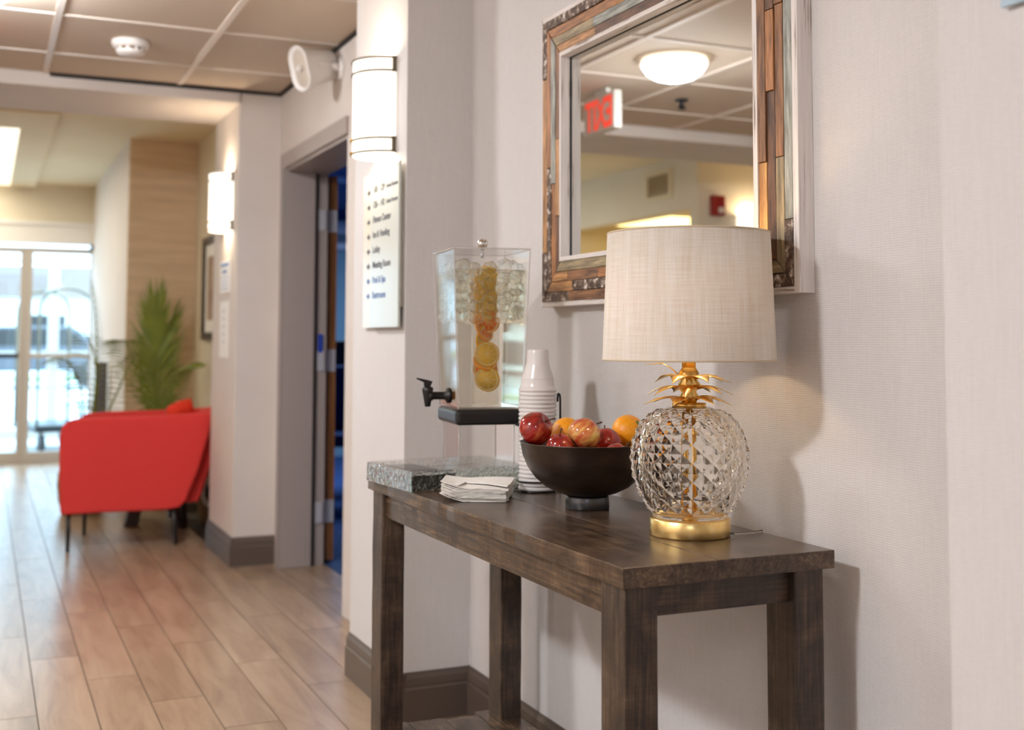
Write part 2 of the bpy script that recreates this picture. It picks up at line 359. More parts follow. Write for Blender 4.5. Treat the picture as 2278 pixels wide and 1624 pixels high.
# lobby beyond the beam
YE = 11.34
struct('wall_lobby_right', MB().bb((1.36, YH-.01, 0), (1.455, 8.5, ZL+.1)), M['lobbywall'])
struct('wall_lobby_pillar', MB().bb((.893, 8.47, 0), (1.42, YE+.05, ZL+.1)), M['wall'], .004)
struct('wall_lobby_panel', MB().bb((.896, 8.455, .12), (1.359, 8.471, ZL)), M['tancol'])
lw = struct('wall_lobby_left', MB().bb((XL-.12, 7.36, 2.09), (XL, YE, ZL+.1)).bb((XL-.12, 9.4, 0), (XL, YE, 2.09)).bb((XL-.12, 7.36, 0), (XL, 9.4, .95)), M['lobbywall'])
struct('wall_lobby_side', MB().bb((-4.2, 7.26, 0), (XL, 7.36, ZL+.1)), M['lobbywall'])
struct('wall_lobby_alcove', MB().bb((-3.4, 7.36, .9), (-3.3, 9.5, 2.2)).bb((-3.4, 9.4, .9), (XL-.12, 9.5, 2.2)).bb((-3.4, 7.36, 2.15), (XL-.12, 9.5, 2.25)).bb((-3.4, 7.36, .8), (XL-.12, 9.5, .9)), M['lobbyceil'])
struct('wall_hall_end', MB().bb((-4.3, 4.3, 0), (-4.2, 7.36, ZL+.1)), M['lobbywall'])
struct('ceiling_lobby', MB().bb((-4.3, YP+.1, ZL), (1.42, YE+.1, ZL+.15)), M['lobbyceil'])
struct('beam_lobby_drop', MB().bb((-1.2, 7.56, ZL-.035), (.18, 8.16, ZL+.01)).bb((.18, 7.56, ZL-.035), (.39, 11.3, ZL+.01)).bb((-1.2, 8.16, ZL-.035), (-.98, 11.3, ZL+.01)), M['lobbyceil'], .003)
cl = thing('ceiling_light_panel', 'large rectangular backlit cove panel in lobby ceiling', 'ceiling light', (-.4, 9.73, ZL-.03))
MB().bb((-.58, -1.57, 0), (.58, 1.57, .012)).build('diffuser', M['cove'], cl)
lamp('panel_light', cl, (0, 0, -.05), 24, (255, 244, 222), 1.1, 'AREA', None, size_y=3.0)
# entry wall: header above the sliding doors and its trims
struct('wall_entry', MB().bb((-4.3, YE, 2.16), (.95, YE+.12, ZL+.1)).bb((-4.3, YE, 0), (-1.5, YE+.12, 2.16)), M['lobbywall'])
struct('trim_1', MB().bb((-1.5, YE-.03, 1.965), (.93, YE+.12, 2.13)).bb((-1.5, YE-.05, 2.13), (.93, YE+.12, 2.165)), M['white'], .003)
# ceiling: every tile of the lay-in ceiling is a piece of it
ceil = struct('ceiling', MB().bb((XL-.2, YB-.1, ZC+.05), (1.47, YP+.05, ZC+.1)).bb((-4.3, 4.35, ZC+.05), (XL, YP+.05, ZC+.1)), M['wall'])
gx = [.228+.609*k for k in range(-7, 3)]; gy = [5.395-.655*k for k in range(-1, 14)]
tile_me = None
tiles_x = [(a, b) for a, b in zip(gx[:-1], gx[1:])]
tiles_y = [(b, a) for a, b in zip(gy[:-1], gy[1:])]
for a, b in tiles_x:
    for c, d in tiles_y:
        b2, d2, c2, a2 = min(b, XD), min(d, YP), max(c, YB), a
        if d2-c2 < .05 or b2-a2 < .05: continue
        if b < XL+.3 and c < 4.3: continue
        if c2 < YC and b > XC: b2 = min(b2, XW)
        MB().bb((a2+.011, c2+.008, ZC+.004), (b2-.011, d2-.008, ZC+.03)).build('tile', M['ctile'], ceil, loc=((a2+b2)/2, (c2+d2)/2, ZC))
for x in gx:
    y0 = YB if x > XL+.3 else 4.4
    MB().bb((x-.013, y0, ZC-.002), (x+.013, YP, ZC+.02)).build('grid_bar', M['tbar'], ceil)
for y in gy:
    if y < YP: MB().bb((-4.2 if y > 4.4 else XL, y-.010, ZC-.001), (XD, y+.010, ZC+.02)).build('grid_bar', M['tbar'], ceil)
# dark shadow moulding round the ceiling edge and the wall angle
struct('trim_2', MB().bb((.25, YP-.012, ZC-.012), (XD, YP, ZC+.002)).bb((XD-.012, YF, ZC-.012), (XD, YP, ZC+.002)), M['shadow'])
# floor: slab plus wood-look tiles laid as planks
floor = struct('floor', MB().bb((-4.3, YB-.1, -.06), (1.56, YE+.2, -.006)), M['grout'])
PW, PL = .160, 1.005
off = {-2: .12, -1: .78, 0: .75, 1: .39, 2: .065, 3: .75, 4: .42, 5: .07, 6: .73, 7: .43, 8: .1}
n_pl = 0
for x0, x1 in ((1.342, 1.455), (1.458, 1.562)):
    for a, b in ((4.55, 5.15), (5.154, 5.70)): MB().bb((x0, a, -.012), (x1, b, 0)).build('tile', M['floortile'], floor, loc=((x0+x1)/2, (a+b)/2, 0))
for k in range(-7, 9):
    x0 = .016+PW*(k); x1 = min(x0+PW, 1.34)
    o_ = off.get(k, (k*.37) % 1)
    y = -.0 + o_ - PL*2
    while y < YE:
        a, b = max(y, 1.3), min(y+PL, YE+.1); y += PL
        if b-a < .05: continue
        if k >= 7 and a > 5.75: continue
        if k <= -3 and a < 3: continue
        if k >= 6 and a > 8: continue
        MB().bb((x0+.0016, a+.0016, -.012), (x1-.0016, b-.0016, 0)).build('tile', M['floortile'], floor, loc=((x0+x1)/2, (a+b)/2, 0)); n_pl += 1
rest = MB()
for k in range(-26, -7):
    x0 = .016+PW*k; y = 0.2+(k*.37) % 1-4
    while y < YE:
        a, b = y, min(y+PL, YE); y += PL
        if x0 < -2.1 and a < 4.3: continue
        rest.bb((x0+.0016, a+.0016, -.012), (x0+PW-.0016, b-.0016, 0))
for k in range(-7, 9):
    x0 = .016+PW*k; x1 = min(x0+PW, XC if k >= 6 else 9)
    y = -3.2
    if x1-x0 < .02: continue
    while y < 1.3:
        b = min(y+PL, 1.298); rest.bb((x0+.0016, y+.0016, -.012), (x1-.0016, b-.0016, 0)); y += PL
ro = rest.build('tiling', M['floortile'], floor); ro['kind'] = 'stuff'
# baseboards: tall face with a stepped, moulded cap
def baseboard(name, runs, h=.139):
    mb = MB()
    for p, q, nrm in runs:
        p, q, nrm = Vector(p+(0,)), Vector(q+(0,)), Vector(nrm+(0,))
        prof = [(0, 0), (.016, 0), (.016, h*.66), (.012, h*.70), (.013, h*.76), (.011, h*.88), (.006, h*.95), (.004, h), (0, h)]
        mb.prism([p+nrm*a+Vector((0, 0, b)) for a, b in prof], q-p)
    return struct(name, mb, M['baseboard'])
baseboard('baseboard_right', [((XW, YN), (XW, YC), (-1, 0)), ((XW, YC), (XC, YC), (0, -1)), ((XC, YC-.016), (XC, YF), (-1, 0)), ((XC, YB), (XC, YN), (-1, 0))])
baseboard('baseboard_far', [((XD, YP), (XC, YP), (0, -1)), ((XC, YP-.016), (XC, YH), (-1, 0)), ((1.36, YH), (1.36, 8.47), (-1, 0)), ((1.36, 8.47), (.893, 8.47), (0, -1))], .14)

# ------------------------------------------------------------------ doorway into the blue room
d1 = struct('door_1', MB().bb((XD-.016, 5.665, 0), (XD+.002, 5.75, 1.944)).bb((XD-.016, 4.60, 1.945), (XD+.002, 5.75, 2.02)).bb((XD-.024, 5.662, 0), (XD-.0165, 5.682, 1.944)), M['doorframe'], .003)
MB().bb((XD, 5.665, 0.001), (1.485, 5.76, 1.945)).bb((1.485, 5.69, 0), (1.50, 5.76, 1.945)).bb((1.50, 5.69, 0), (1.555, 5.76, 1.945)).bb((XD, 4.6, 1.93), (1.555, 5.76, 1.96)).build('jamb', M['doorframe'], d1, .002)
MB().bb((1.483, 5.678, 0), (1.502, 5.692, 1.94)).build('stop', M['shadow'], d1)
MB().bb((1.575, 5.735, .012), (1.617, 6.6, 1.93)).build('leaf', M['doorwood'], d1, .002)
for z in (1.70, 1.0, .255):
    hg = MB().bb((1.508, 5.684, z-.05), (1.545, 5.69, z+.05)).bb((1.556, 5.724, z-.055), (1.612, 5.736, z+.055)).tube([(1.552, 5.712, z-.056), (1.552, 5.712, z+.056)], .008, 8).build('hinge', M['steel'], d1)
MB().bb((1.512, 5.683, 1.04), (1.535, 5.69, 1.13)).build('sticker', mat('blue_sticker', (36, 66, 170), .5), d1)['label'] = 'small blue sticker on the jamb'
MB().bb((1.606, 5.9, 1.85), (1.66, 6.12, 1.90)).build('closer', M['steel'], d1, .004)
MB().tube([(1.64, 5.92, 1.9), (1.50, 5.74, 1.92)], .008, 6).build('closer_arm', M['steel'], d1)
# blue meeting room
struct('wall_room', MB().bb((1.46, 5.76, 0), (1.50, 10.9, ZC)).bb((4.6, 4, 0), (4.7, 11, ZC)).bb((1.46, 4.0, 0), (4.7, 4.1, ZC)).bb((1.5, 10.9, 2.24), (4.7, 11, ZC)), M['bluewall'])
struct('ceiling_room', MB().bb((1.46, 4, ZC), (4.7, 11, ZC+.08)), M['bluewall'])
struct('floor_room', MB().bb((1.564, 4, -.05), (4.7, 11, .002)), M['bluecarpet'])
w1 = struct('window_1', MB().bb((1.5, 10.86, 2.12), (4.6, 10.95, 2.25)).bb((1.5, 10.84, 1.97), (4.6, 10.95, 2.03)), M['white'], .004)
MB().bb((1.46, 10.9, -.04), (4.65, 10.92, 1.98)).build('blind', M['teal'], w1)
MB().bb((1.46, 10.91, 2.02), (4.65, 10.93, 2.14)).build('panel', mat('grey_panel', (120, 136, 146), .6), w1)
lamp('room_light', None, (2.9, 8.6, 2.25), 60, (170, 205, 255), 1.6, 'AREA')
rc = thing('ceiling_detector', 'small white detector on blue ceiling seen through the doorway', 'detector', (2.45, 8.55, ZC))
MB().lathe([(0, -.045), (.04, -.045), (.07, -.02), (.075, 0), (0, 0)], 20).build('housing', M['white'], rc)
ch = thing('side_chair', 'navy fabric chair in the dim blue room', 'chair', (2.2, 7.5, 0), math.radians(-20))
MB().bb((-.24, -.24, .42), (.24, .24, .50)).build('seat', M['bluefabric'], ch, .02)
MB().bb((-.23, .2, .50), (.23, .27, .93)).build('backrest', M['bluefabric'], ch, .02)
for sx in (-.2, .2):
    for sy in (-.2, .22): MB().tube([(sx, sy, .43), (sx*1.1, sy*1.1, 0)], .012, 8).build('leg', M['darkleg'], ch)
mn = thing('desk_monitor', 'small black monitor on a stand beyond the navy chair', 'monitor', (2.42, 8.15, 0))
MB().bb((-.2, -.02, .85), (.2, .02, 1.10)).build('screen', M['black'], mn, .006)
MB().tube([(0, .01, .72), (0, .01, .9)], .02, 8).bb((-.12, -.08, .72), (.12, .1, .735)).build('stand', M['black'], mn)
dk = thing('side_desk', 'dark narrow desk holding the monitor in blue room', 'desk', (2.5, 8.2, 0))
MB().bb((-.5, -.25, .69), (.6, .25, .72)).build('desktop', M['bluefabric'], dk, .004)
for sx in (-.45, .55):
    for sy in (-.2, .2): MB().bb((sx-.02, sy-.02, 0), (sx+.02, sy+.02, .69)).build('leg', M['darkleg'], dk)

# ------------------------------------------------------------------ entrance doors, vestibule, outside
def glazed(name, x0, x1, y, z1, midz, bar=False, stile=.05):
    d = struct(name, MB().bb((x0, y, 0), (x0+stile, y+.045, z1)).bb((x1-stile, y, 0), (x1, y+.045, z1)).bb((x0+stile, y, 0), (x1-stile, y+.045, .1)).bb((x0+stile, y, z1-.05), (x1-stile, y+.045, z1)), M['alu'], .002)
    MB().bb((x0+stile, y+.018, .1), (x1-stile, y+.026, z1-.05)).build('pane', M['glass'], d)
    MB().bb((x0+stile, y-.01, midz-.02), (x1-stile, y+.055, midz+.02)).build('rail', M['black'] if bar else M['alu'], d, .003)
    return d
glazed('door_2', .34, .93, YE, 1.93, .955)
glazed('door_3', -.45, .34, YE+.03, 1.93, .955, True)
glazed('door_4', -1.5, -.45, YE+.03, 1.93, .955)
struct('trim_3', MB().bb((.93, YE-.01, 0), (.965, YE+.1, 2.13)), M['alu'], .002)
sn = thing('door_sensor', 'black round motion sensor above the sliding entrance door', 'sensor', (.90, YE-.03, 1.945))
MB().lathe([(0, -.035), (.03, -.03), (.035, .0), (.03, .02), (0, .025)], 16).build('housing', M['black'], sn)
YV = 14.2
glazed('door_5', .02, .72, YV, 2.0, .95, stile=.06); glazed('door_6', .72, 1.5, YV, 2.0, .95, stile=.06); glazed('door_7', -.95, .02, YV, 2.0, .95, stile=.06)
struct('wall_vestibule', MB().bb((-3, YV, 2.0), (2.6, YV+.12, 2.9)).bb((1.5, YV, 0), (2.6, YV+.12, 2.0)).bb((-3, YV, 0), (-.95, YV+.12, 2.0)), M['white'])
struct('floor_vestibule', MB().bb((-3, YE+.14, -.05), (2.6, YV+.3, -.002)), M['concrete'])
struct('ground_outside', MB().bb((-45, YV+.3, -.12), (60, 90, -.03)), M['asphalt'])
struct('ground_verge', MB().bb((-45, 34, -.03), (60, 38, .06)), M['grassgreen'])
# birdcage luggage cart
lc_ = thing('luggage_cart', 'brass birdcage luggage cart in the glazed vestibule', 'luggage cart', (.66, 12.7, 0), math.radians(12))
MB().bb((-.28, -.45, .20), (.28, .45, .27)).build('platform', M['black'], lc_, .02)
for sy in (-.42, .42):
    MB().tube([(-.26, sy, .24), (-.26, sy, 1.35)]+bez((-.26, sy, 1.35), (-.26, sy, 1.6), (0, sy, 1.6), 6)[1:]+bez((0, sy, 1.6), (.26, sy, 1.6), (.26, sy, 1.35), 6)[1:]+[(.26, sy, .24)], .015, 8).build('hoop', M['nickel'], lc_)
MB().tube([(0, -.42, 1.6), (0, .42, 1.6)], .014, 8).build('hanging_bar', M['nickel'], lc_)
for sx in (-.2, .2):
    for sy in (-.36, .36): MB().lathe([(0, -.025), (.075, -.025), (.09, -.01), (.09, .01), (.075, .025), (0, .025)], 18, (sx, sy, .092), mtx=Matrix.Rotation(PI/2, 3, 'Y')).tube([(sx, sy, .1), (sx, sy, .21)], .015, 6).build('wheel', M['black'], lc_)
# parked cars and a low building beyond the glass
def car(x, y, rgb, label, rz=0):
    c = thing('car', label, 'car', (x, y, 0), rz)
    body = [(-2.1, .35), (-2.15, .75), (-1.2, .9), (-.7, 1.4), (.9, 1.42), (1.5, .95), (2.1, .85), (2.15, .4)]
    MB().prism([(a, -.85, b) for a, b in body], (0, 1.7, 0)).build('body', mat('car_paint', rgb, .25), c, .05)
    MB().prism([(-1.05, -.87, .95), (-.65, -.87, 1.33), (.8, -.87, 1.35), (1.25, -.87, .98)], (0, 1.74, 0)).build('window', M['black'], c)
    for sx in (-1.35, 1.35):
        for sy in (-.8, .8): MB().lathe([(0, -.1), (.28, -.1), (.33, -.07), (.33, .07), (.28, .1), (0, .1)], 20, (sx, sy, .31), mtx=Matrix.Rotation(PI/2, 3, 'X')).build('wheel', M['black'], c)
car(1.0, 30, (84, 84, 92), 'dark grey car parked beyond the entrance glass')
car(6.2, 31, (200, 204, 208), 'pale silver car parked farther out beyond the entrance')
bg = thing('low_building', 'low dark roofed building across the road outside', 'building', (2, 60, 0))
MB().bb((-16, -3, -.1), (14, 3, 3.0)).build('wall', mat('far_render', (226, 222, 218), .8), bg)
MB().prism([(-17, -3.6, 3.0), (-17, 3.6, 3.0), (-17, 0, 4.6)], (32, 0, 0)).build('roof', mat('far_roof', (112, 92, 84), .8), bg)
for k in range(6): MB().bb((-14+k*4.6, -3.05, 1), (-12.4+k*4.6, -2.95, 2.2)).build('window', M['black'], bg)

# ------------------------------------------------------------------ ceiling fixtures
def dome(loc, label, e, rgb=(246, 246, 248), name='ceiling_light'):
    t = thing(name, label, 'ceiling light', loc)
    MB().lathe([(0, 0), (.142, 0), (.150, -.012), (.150, -.026), (.140, -.03), (0, -.03)], 40).build('pan', emit('dome_pan_lit', (255, 246, 232), .8), t)
    MB().lathe([(0, -.098), (.05, -.095), (.09, -.083), (.122, -.062), (.139, -.036), (.141, -.028), (.13, -.028), (0, -.03)], 40).build('bowl_diffuser', emit('dome_lit', rgb, e), t)
    return t
dome((-.07, 4.35, ZC), 'glowing dome light at the top edge of photo, again in mirror', 130)
dome((-1.1, -1.8, ZC), 'glowing dome light behind the camera position', 80, (232, 240, 255))
dome((-1.25, 1.4, ZC), 'added unseen dome light, ambient fill between the other two domes', 240, (246, 246, 248))  # unseen dome added as ambient fill for niche and pillar
dome((-1.5, 3.6, ZC), 'added unseen dome light far across the hall, for fill', 70)  # unseen dome added to brighten the floor and the mirrored ceiling
sd = thing('smoke_detector', 'white round smoke detector with dark slots on ceiling tile', 'smoke detector', (.525, 5.04, ZC))
MB().lathe([(0, 0), (.075, 0), (.077, -.012), (.07, -.026), (.06, -.03), (0, -.03)], 32).build('base', M['white'], sd)
MB().lathe([(0, -.03), (.054, -.03), (.054, -.044), (0, -.044)], 32).build('grille', M['ventdark'], sd)
for k in range(10):
    a = 2*PI*k/10; MB().box((.054*math.cos(a), .054*math.sin(a), -.037), (.006, .012, .014), Matrix.Rotation(a, 3, 'Z')).build('rib', M['white'], sd)
MB().lathe([(0, -.062), (.03, -.061), (.05, -.055), (.058, -.046), (.058, -.042), (0, -.042)], 32).build('cap', M['white'], sd)
sp = thing('sprinkler_head', 'small dark sprinkler head reflected in the mirror', 'sprinkler', (-.575, 5.08, ZC))
MB().lathe([(0, 0), (.035, 0), (.035, -.006), (.012, -.01), (.012, -.03), (.02, -.034), (.02, -.04), (0, -.042)], 20).build('body', M['wire'], sp)
MB().lathe([(0, -.05), (.022, -.05), (.022, -.047), (0, -.047)], 16).tube([(0, 0, -.03), (0, 0, -.05)], .005, 6).build('deflector', M['wire'], sp)
# exit sign hung along the hall, seen only in the mirror
ex = thing('exit_sign', 'hanging white exit sign with red letters, seen in mirror', 'exit sign', (-.09, 5.04, 2.13))
MB().bb((-.022, -.155, 0), (.022, .155, .185)).build('housing', M['exitwhite'], ex, .004)
MB().bb((-.012, -.06, .185), (.012, .06, ZC-2.13)).build('bracket', M['exitwhite'], ex)
text_mesh('lettering', 'EXIT', .205, M['exitred'], ex, (.0225, -.138, .020), (0, 1, 0), (0, 0, 1), .001, .276, .007)
# speaker on the door wall
spk = thing('wall_speaker', 'white horn loudspeaker on bracket above the doorway', 'speaker', (XD, 4.72, 2.23))
ax = Vector((-.72, -.30, -.22)).normalized(); sx_ = ax.cross(Vector((0, 0, 1))).normalized(); sz_ = sx_.cross(ax)
ctr = Vector((-.125, .03, .01))
def racetrack(hw, hh, n=10):
    r = hw; pts = []
    for i in range(n+1): a = PI*i/n; pts.append((r*math.cos(a), (hh-r)+r*math.sin(a)))
    for i in range(n+1): a = PI+PI*i/n; pts.append((r*math.cos(a), -(hh-r)+r*math.sin(a)))
    return pts
def loft(rings, m, name, parent):
    mb = MB(); n = len(rings[0]); vs = [p for r in rings for p in r]
    fs = [(i*n+k, i*n+(k+1) % n, (i+1)*n+(k+1) % n, (i+1)*n+k) for i in range(len(rings)-1) for k in range(n)]
    fs += [tuple(range(n-1, -1, -1)), tuple((len(rings)-1)*n+k for k in range(n))]
    mb.add(vs, fs, True); return mb.build(name, m, parent)
def ring(hw, hh, d): return [ctr+ax*d+sx_*a+sz_*b for a, b in racetrack(hw, hh)]
loft([ring(.040, .056, -.115), ring(.048, .066, -.10), ring(.052, .076, -.02), ring(.055, .09, .045), ring(.06, .096, .055), ring(.06, .096, .062), ring(.052, .088, .064), ring(.045, .08, .045)], M['white'], 'housing', spk)
loft([ring(.046, .081, .044), ring(.044, .079, .05)], mat('speaker_grille', (196, 184, 170), .6), 'grille', spk)
MB().lathe([(0, .0), (.012, 0), (.014, .01), (.008, .022), (0, .024)], 16, ctr+ax*.05, mtx=ax.to_track_quat('Z', 'Y').to_matrix()).build('driver_cap', M['white'], spk)
MB().lathe([(0, 0), (.045, 0), (.045, .012), (0, .014)], 20, (0, 0, .01), mtx=Matrix.Rotation(-PI/2, 3, 'Y')).build('wall_plate', M['white'], spk)
MB().tube([(-.012, 0, .01), (-.03, 0, .02), ctr+ax*-.09], .016, 10).build('bracket_arm', M['white'], spk)
for s_ in (-1, 1): MB().tube([ctr+ax*-.085+sx_*s_*.02, ctr+ax*-.085+sx_*s_*.055, ctr+sx_*s_*.055], .007, 8).build('yoke', M['white'], spk)

# ------------------------------------------------------------------ sconces
def sconce(y0, z0, label):
    r = .102; t = thing('wall_sconce', label, 'wall lamp', (XC, y0+r, z0))
    hgt = .30; a0, a1 = PI/2, 3*PI/2; f = .92
    MB().lathe([(r, 0), (r, hgt), (r-.004, hgt), (r-.004, 0), (r, 0)], 32, a0=a0, a1=a1).build('shade', M['sconceglow'], t)
    for z in (.004, .045, hgt-.046, hgt-.005):
        pts = [(-(r+.004)*math.sin(PI*i/24), -(r+.004)*math.cos(PI*i/24), z) for i in range(25)]
        MB().tube(pts, .0034, 6).build('band', M['nickel'], t)
    for s_ in (-1, 1):
        for z in ((0, .05), (hgt-.05, hgt)): MB().bb((-.012, s_*(r+.002)-.003, z[0]), (0, s_*(r+.002)+.003, z[1])).build('clip', M['nickel'], t)
    for z in (.004, .045): MB().lathe([(0, -.006), (.005, -.004), (.005, .004), (0, .006)], 8, (-(r+.007), 0, z)).build('finial', M['brass'], t)
    MB().bb((-.012, -.05, .08), (0, .05, .22)).build('back_plate', M['white'], t)
    MB().lathe([(0, -.05), (.02, -.045), (.024, 0), (.02, .045), (0, .05)], 14, (-.045, 0, .15)).build('bulb', M['bulb'], t)
    lamp('sconce_lamp_low', t, (-.045, 0, .03), 1.1, (255, 234, 204), .03)
    lamp('sconce_lamp_high', t, (-.045, 0, hgt-.03), 2.6, (255, 234, 204), .03)
    return t
sconce(3.385, 1.675, 'lit half-cylinder wall sconce above the directory sign')
sconce(5.955, 1.655, 'lit half-cylinder wall sconce on the pillar behind the red chair')
# directory sign
sg = thing('directory_sign', 'frosted glass directory sign with arrows below the sconce', 'sign', (XC, 3.45, 1.14))
def toS(x, y, z): return (x-XC, y-3.45, z-1.14)
MB().bb(toS(1.121, 3.545, 1.14), toS(1.126, 3.665, 1.632)).build('arrow_panel', M['signclear'], sg, .001)
MB().bb(toS(1.112, 3.285, 1.14), toS(1.120, 3.56, 1.636)).build('panel', M['frosted'], sg, .0015)
MB().bb(toS(1.126, 3.30, 1.2), toS(1.1335, 3.60, 1.58)).build('mounting', M['signclear'], sg)
rows = ['100 - 129', '126 - 142', 'Fitness Center', 'Ice & Vending', 'Lobby', 'Meeting Room', 'Pool & Spa', 'Restrooms']
for i, s_ in enumerate(rows):
    z = 1.565-.0475*i; im = M['ink'] if i < 6 else M['inkblue']
    text_mesh('lettering', s_, .030, im, sg, toS(1.1118, 3.535, z), (0, -1, 0), (0, 0, 1), .0003, None, .0006)
    if i < 2: text_mesh('lettering', 'Guest Rooms', .020, im, sg, toS(1.1118, 3.405, z+.002), (0, -1, 0), (0, 0, 1), .0003, None, .0003)
    yb = 3.622; zz = z+.008
    MB().prism([toS(1.1205, yb, zz-.003), toS(1.1205, yb-.014, zz-.003), toS(1.1205, yb-.014, zz-.010), toS(1.1205, yb-.032, zz+.001), toS(1.1205, yb-.014, zz+.012), toS(1.1205, yb-.014, zz+.005), toS(1.1205, yb, zz+.005)], (-.0006, 0, 0)).build('arrow', im, sg)
# glass sign high on the near pillar, only its lower corner shows
ns = thing('glass_wall_sign', 'pale blue glass sign at the upper corner of the photo', 'sign', (XC, .93, 1.508))
MB().bb((-.012, -.11, 0), (-.004, .108, .32)).build('panel', mat('pale_blue_glass', (176, 200, 214), .15), ns, .002)
MB().bb((-.005, -.09, .03), (0, .09, .28)).build('mounting', M['signclear'], ns)
# notices on the far pillar
nt = thing('notice_panel', 'small white notice with blue heading on the far pillar', 'notice', (XC, 6.1, 1.34))
MB().bb((-.008, -.12, 0), (0, .12, .17)).build('panel', M['paper'], nt)
for z, w_ in ((.15, .1), (.115, .06)): MB().bb((-.0092, -w_, z-.012), (-.008, w_, z+.006)).build('heading', M['inkblue'], nt)
for z in (.085, .065, .045, .025): MB().bb((-.0088, -.09, z-.004), (-.008, .09, z+.003)).build('line', mat('pale_blue_print', (176, 192, 224), .6), nt)
pp = thing('paper_notice', 'plain sheet of paper taped below the notice panel', 'notice', (XC, 6.13, 1.01))
MB().bb((-.003, -.12, 0), (0, .115, .29)).build('sheet', M['paper'], pp)
for z in (.24, .2, .16, .12, .08): MB().bb((-.0036, -.02, z-.005), (-.003, .02, z+.005)).build('line', mat('grey_print', (176, 180, 196), .6), pp)
# framed picture in the lobby
pf = thing('framed_picture', 'dark framed picture on lobby wall behind the red chair', 'picture', (1.36, 7.74, 1.10))
for a, b in (((-.03, -.34, 0), (0, .30, .05)), ((-.03, -.34, .63), (0, .30, .68)), ((-.03, -.34, .05), (0, -.29, .63)), ((-.03, .25, .05), (0, .30, .63))): MB().bb(a, b).build('frame', M['artframe'], pf, .004)
MB().bb((-.012, -.3, .04), (-.002, .26, .64)).build('mat_board', M['paper'], pf)
MB().bb((-.014, -.2, .13), (-.011, .16, .55)).build('print', M['art'], pf)

# things the mirror shows on the far side
vt = thing('wall_vent', 'cream louvred air vent reflected in the mirror', 'vent', (XL, 7.80, 2.2))
MB().bb((0, -.2, 0), (.012, -.165, .225)).bb((0, .165, 0), (.012, .2, .225)).bb((0, -.165, 0), (.012, .165, .03)).bb((0, -.165, .195), (.012, .165, .225)).build('frame', M['ventframe'], vt)
MB().bb((0, -.165, .03), (.003, .165, .195)).build('backing', M['ventdark'], vt)
for k in range(9): MB().box((.007, -.148+k*.037, .1125), (.010, .016, .165), Matrix.Rotation(.5, 3, 'Z')).build('slat', M['ventframe'], vt)
fa = thing('fire_alarm', 'dark red fire alarm strobe reflected in the mirror', 'alarm', (-2.26, 7.26, 2.03))
MB().bb((-.055, -.05, 0), (.055, 0, .15)).build('housing', M['alarm'], fa, .006)
MB().bb((-.03, -.062, .02), (.01, -.05, .06)).build('strobe', M['white'], fa, .004)
t = thing('side_sconce', 'glowing wall sconce reflected low in the mirror', 'wall lamp', (-2.55, 7.26, 1.75))
MB().lathe([(.102, 0), (.102, .3), (.098, .3), (.098, 0), (.102, 0)], 24, a0=PI, a1=2*PI).build('shade', M['sconceglow'], t)
MB().bb((-.05, -.012, .08), (.05, 0, .22)).build('back_plate', M['white'], t)
lamp('side_sconce_lamp', t, (0, -.045, .28), 4, (255, 226, 180), .03)
lamp('alcove_light', None, (-2.75, 8.4, 2.1), 6, (255, 232, 160), .9, 'AREA')

# ------------------------------------------------------------------ mirror
Y0, Y1, Z0, Z1 = 1.671, 2.722, 1.187, 1.939
mr = thing('wall_mirror', 'rectangular mirror in reclaimed wood mosaic frame with white edges', 'mirror', (XW, (Y0+Y1)/2, Z0))
def mo(x, y, z): return Vector((x-XW, y-(Y0+Y1)/2, z-Z0))
XF = 1.311
ow = .016
MB().bb(mo(XF, Y0, Z0), mo(XW, Y0+ow, Z1)).build('outer_edge', M['whitewoodZ'], mr, .0012)
MB().bb(mo(XF, Y1-ow*.5, Z0), mo(XW, Y1, Z1)).build('outer_edge', M['whitewoodZ'], mr, .0012)
MB().bb(mo(XF, Y0+ow, Z0), mo(XW, Y1-ow*.5, Z0+.012)).build('outer_edge', M['whitewood'], mr, .0012)
MB().bb(mo(XF, Y0+ow, Z1-.012), mo(XW, Y1-ow*.5, Z1)).build('outer_edge', M['whitewood'], mr, .0012)
fw = .100; ya, yb_, za, zb = Y0+ow, Y1-ow*.5, Z0+.012, Z1-.012   # mosaic band limits
iy0, iy1, iz0, iz1 = ya+fw, yb_-fw, za+fw*1.0, zb-fw*.98         # inner strip limits
MB().bb(mo(XF+.006, ya, za), mo(XW, iy0, zb)).bb(mo(XF+.006, iy1, za), mo(XW, yb_, zb)).bb(mo(XF+.006, iy0, za), mo(XW, iy1, iz0)).bb(mo(XF+.006, iy0, iz1), mo(XW, iy1, zb)).build('backing', M['shadow'], mr)
iw = .014
MB().bb(mo(XF-.003, iy0, iz0), mo(XW, iy0+iw, iz1)).build('inner_edge', M['whitewoodZ'], mr, .001)
MB().bb(mo(XF-.003, iy1-iw*.6, iz0), mo(XW, iy1, iz1)).build('inner_edge', M['whitewoodZ'], mr, .001)
MB().bb(mo(XF-.003, iy0+iw, iz0), mo(XW, iy1-iw*.6, iz0+iw*.8)).build('inner_edge', M['whitewood'], mr, .001)
MB().bb(mo(XF-.003, iy0+iw, iz1-iw*.8), mo(XW, iy1-iw*.6, iz1)).build('inner_edge', M['whitewood'], mr, .001)
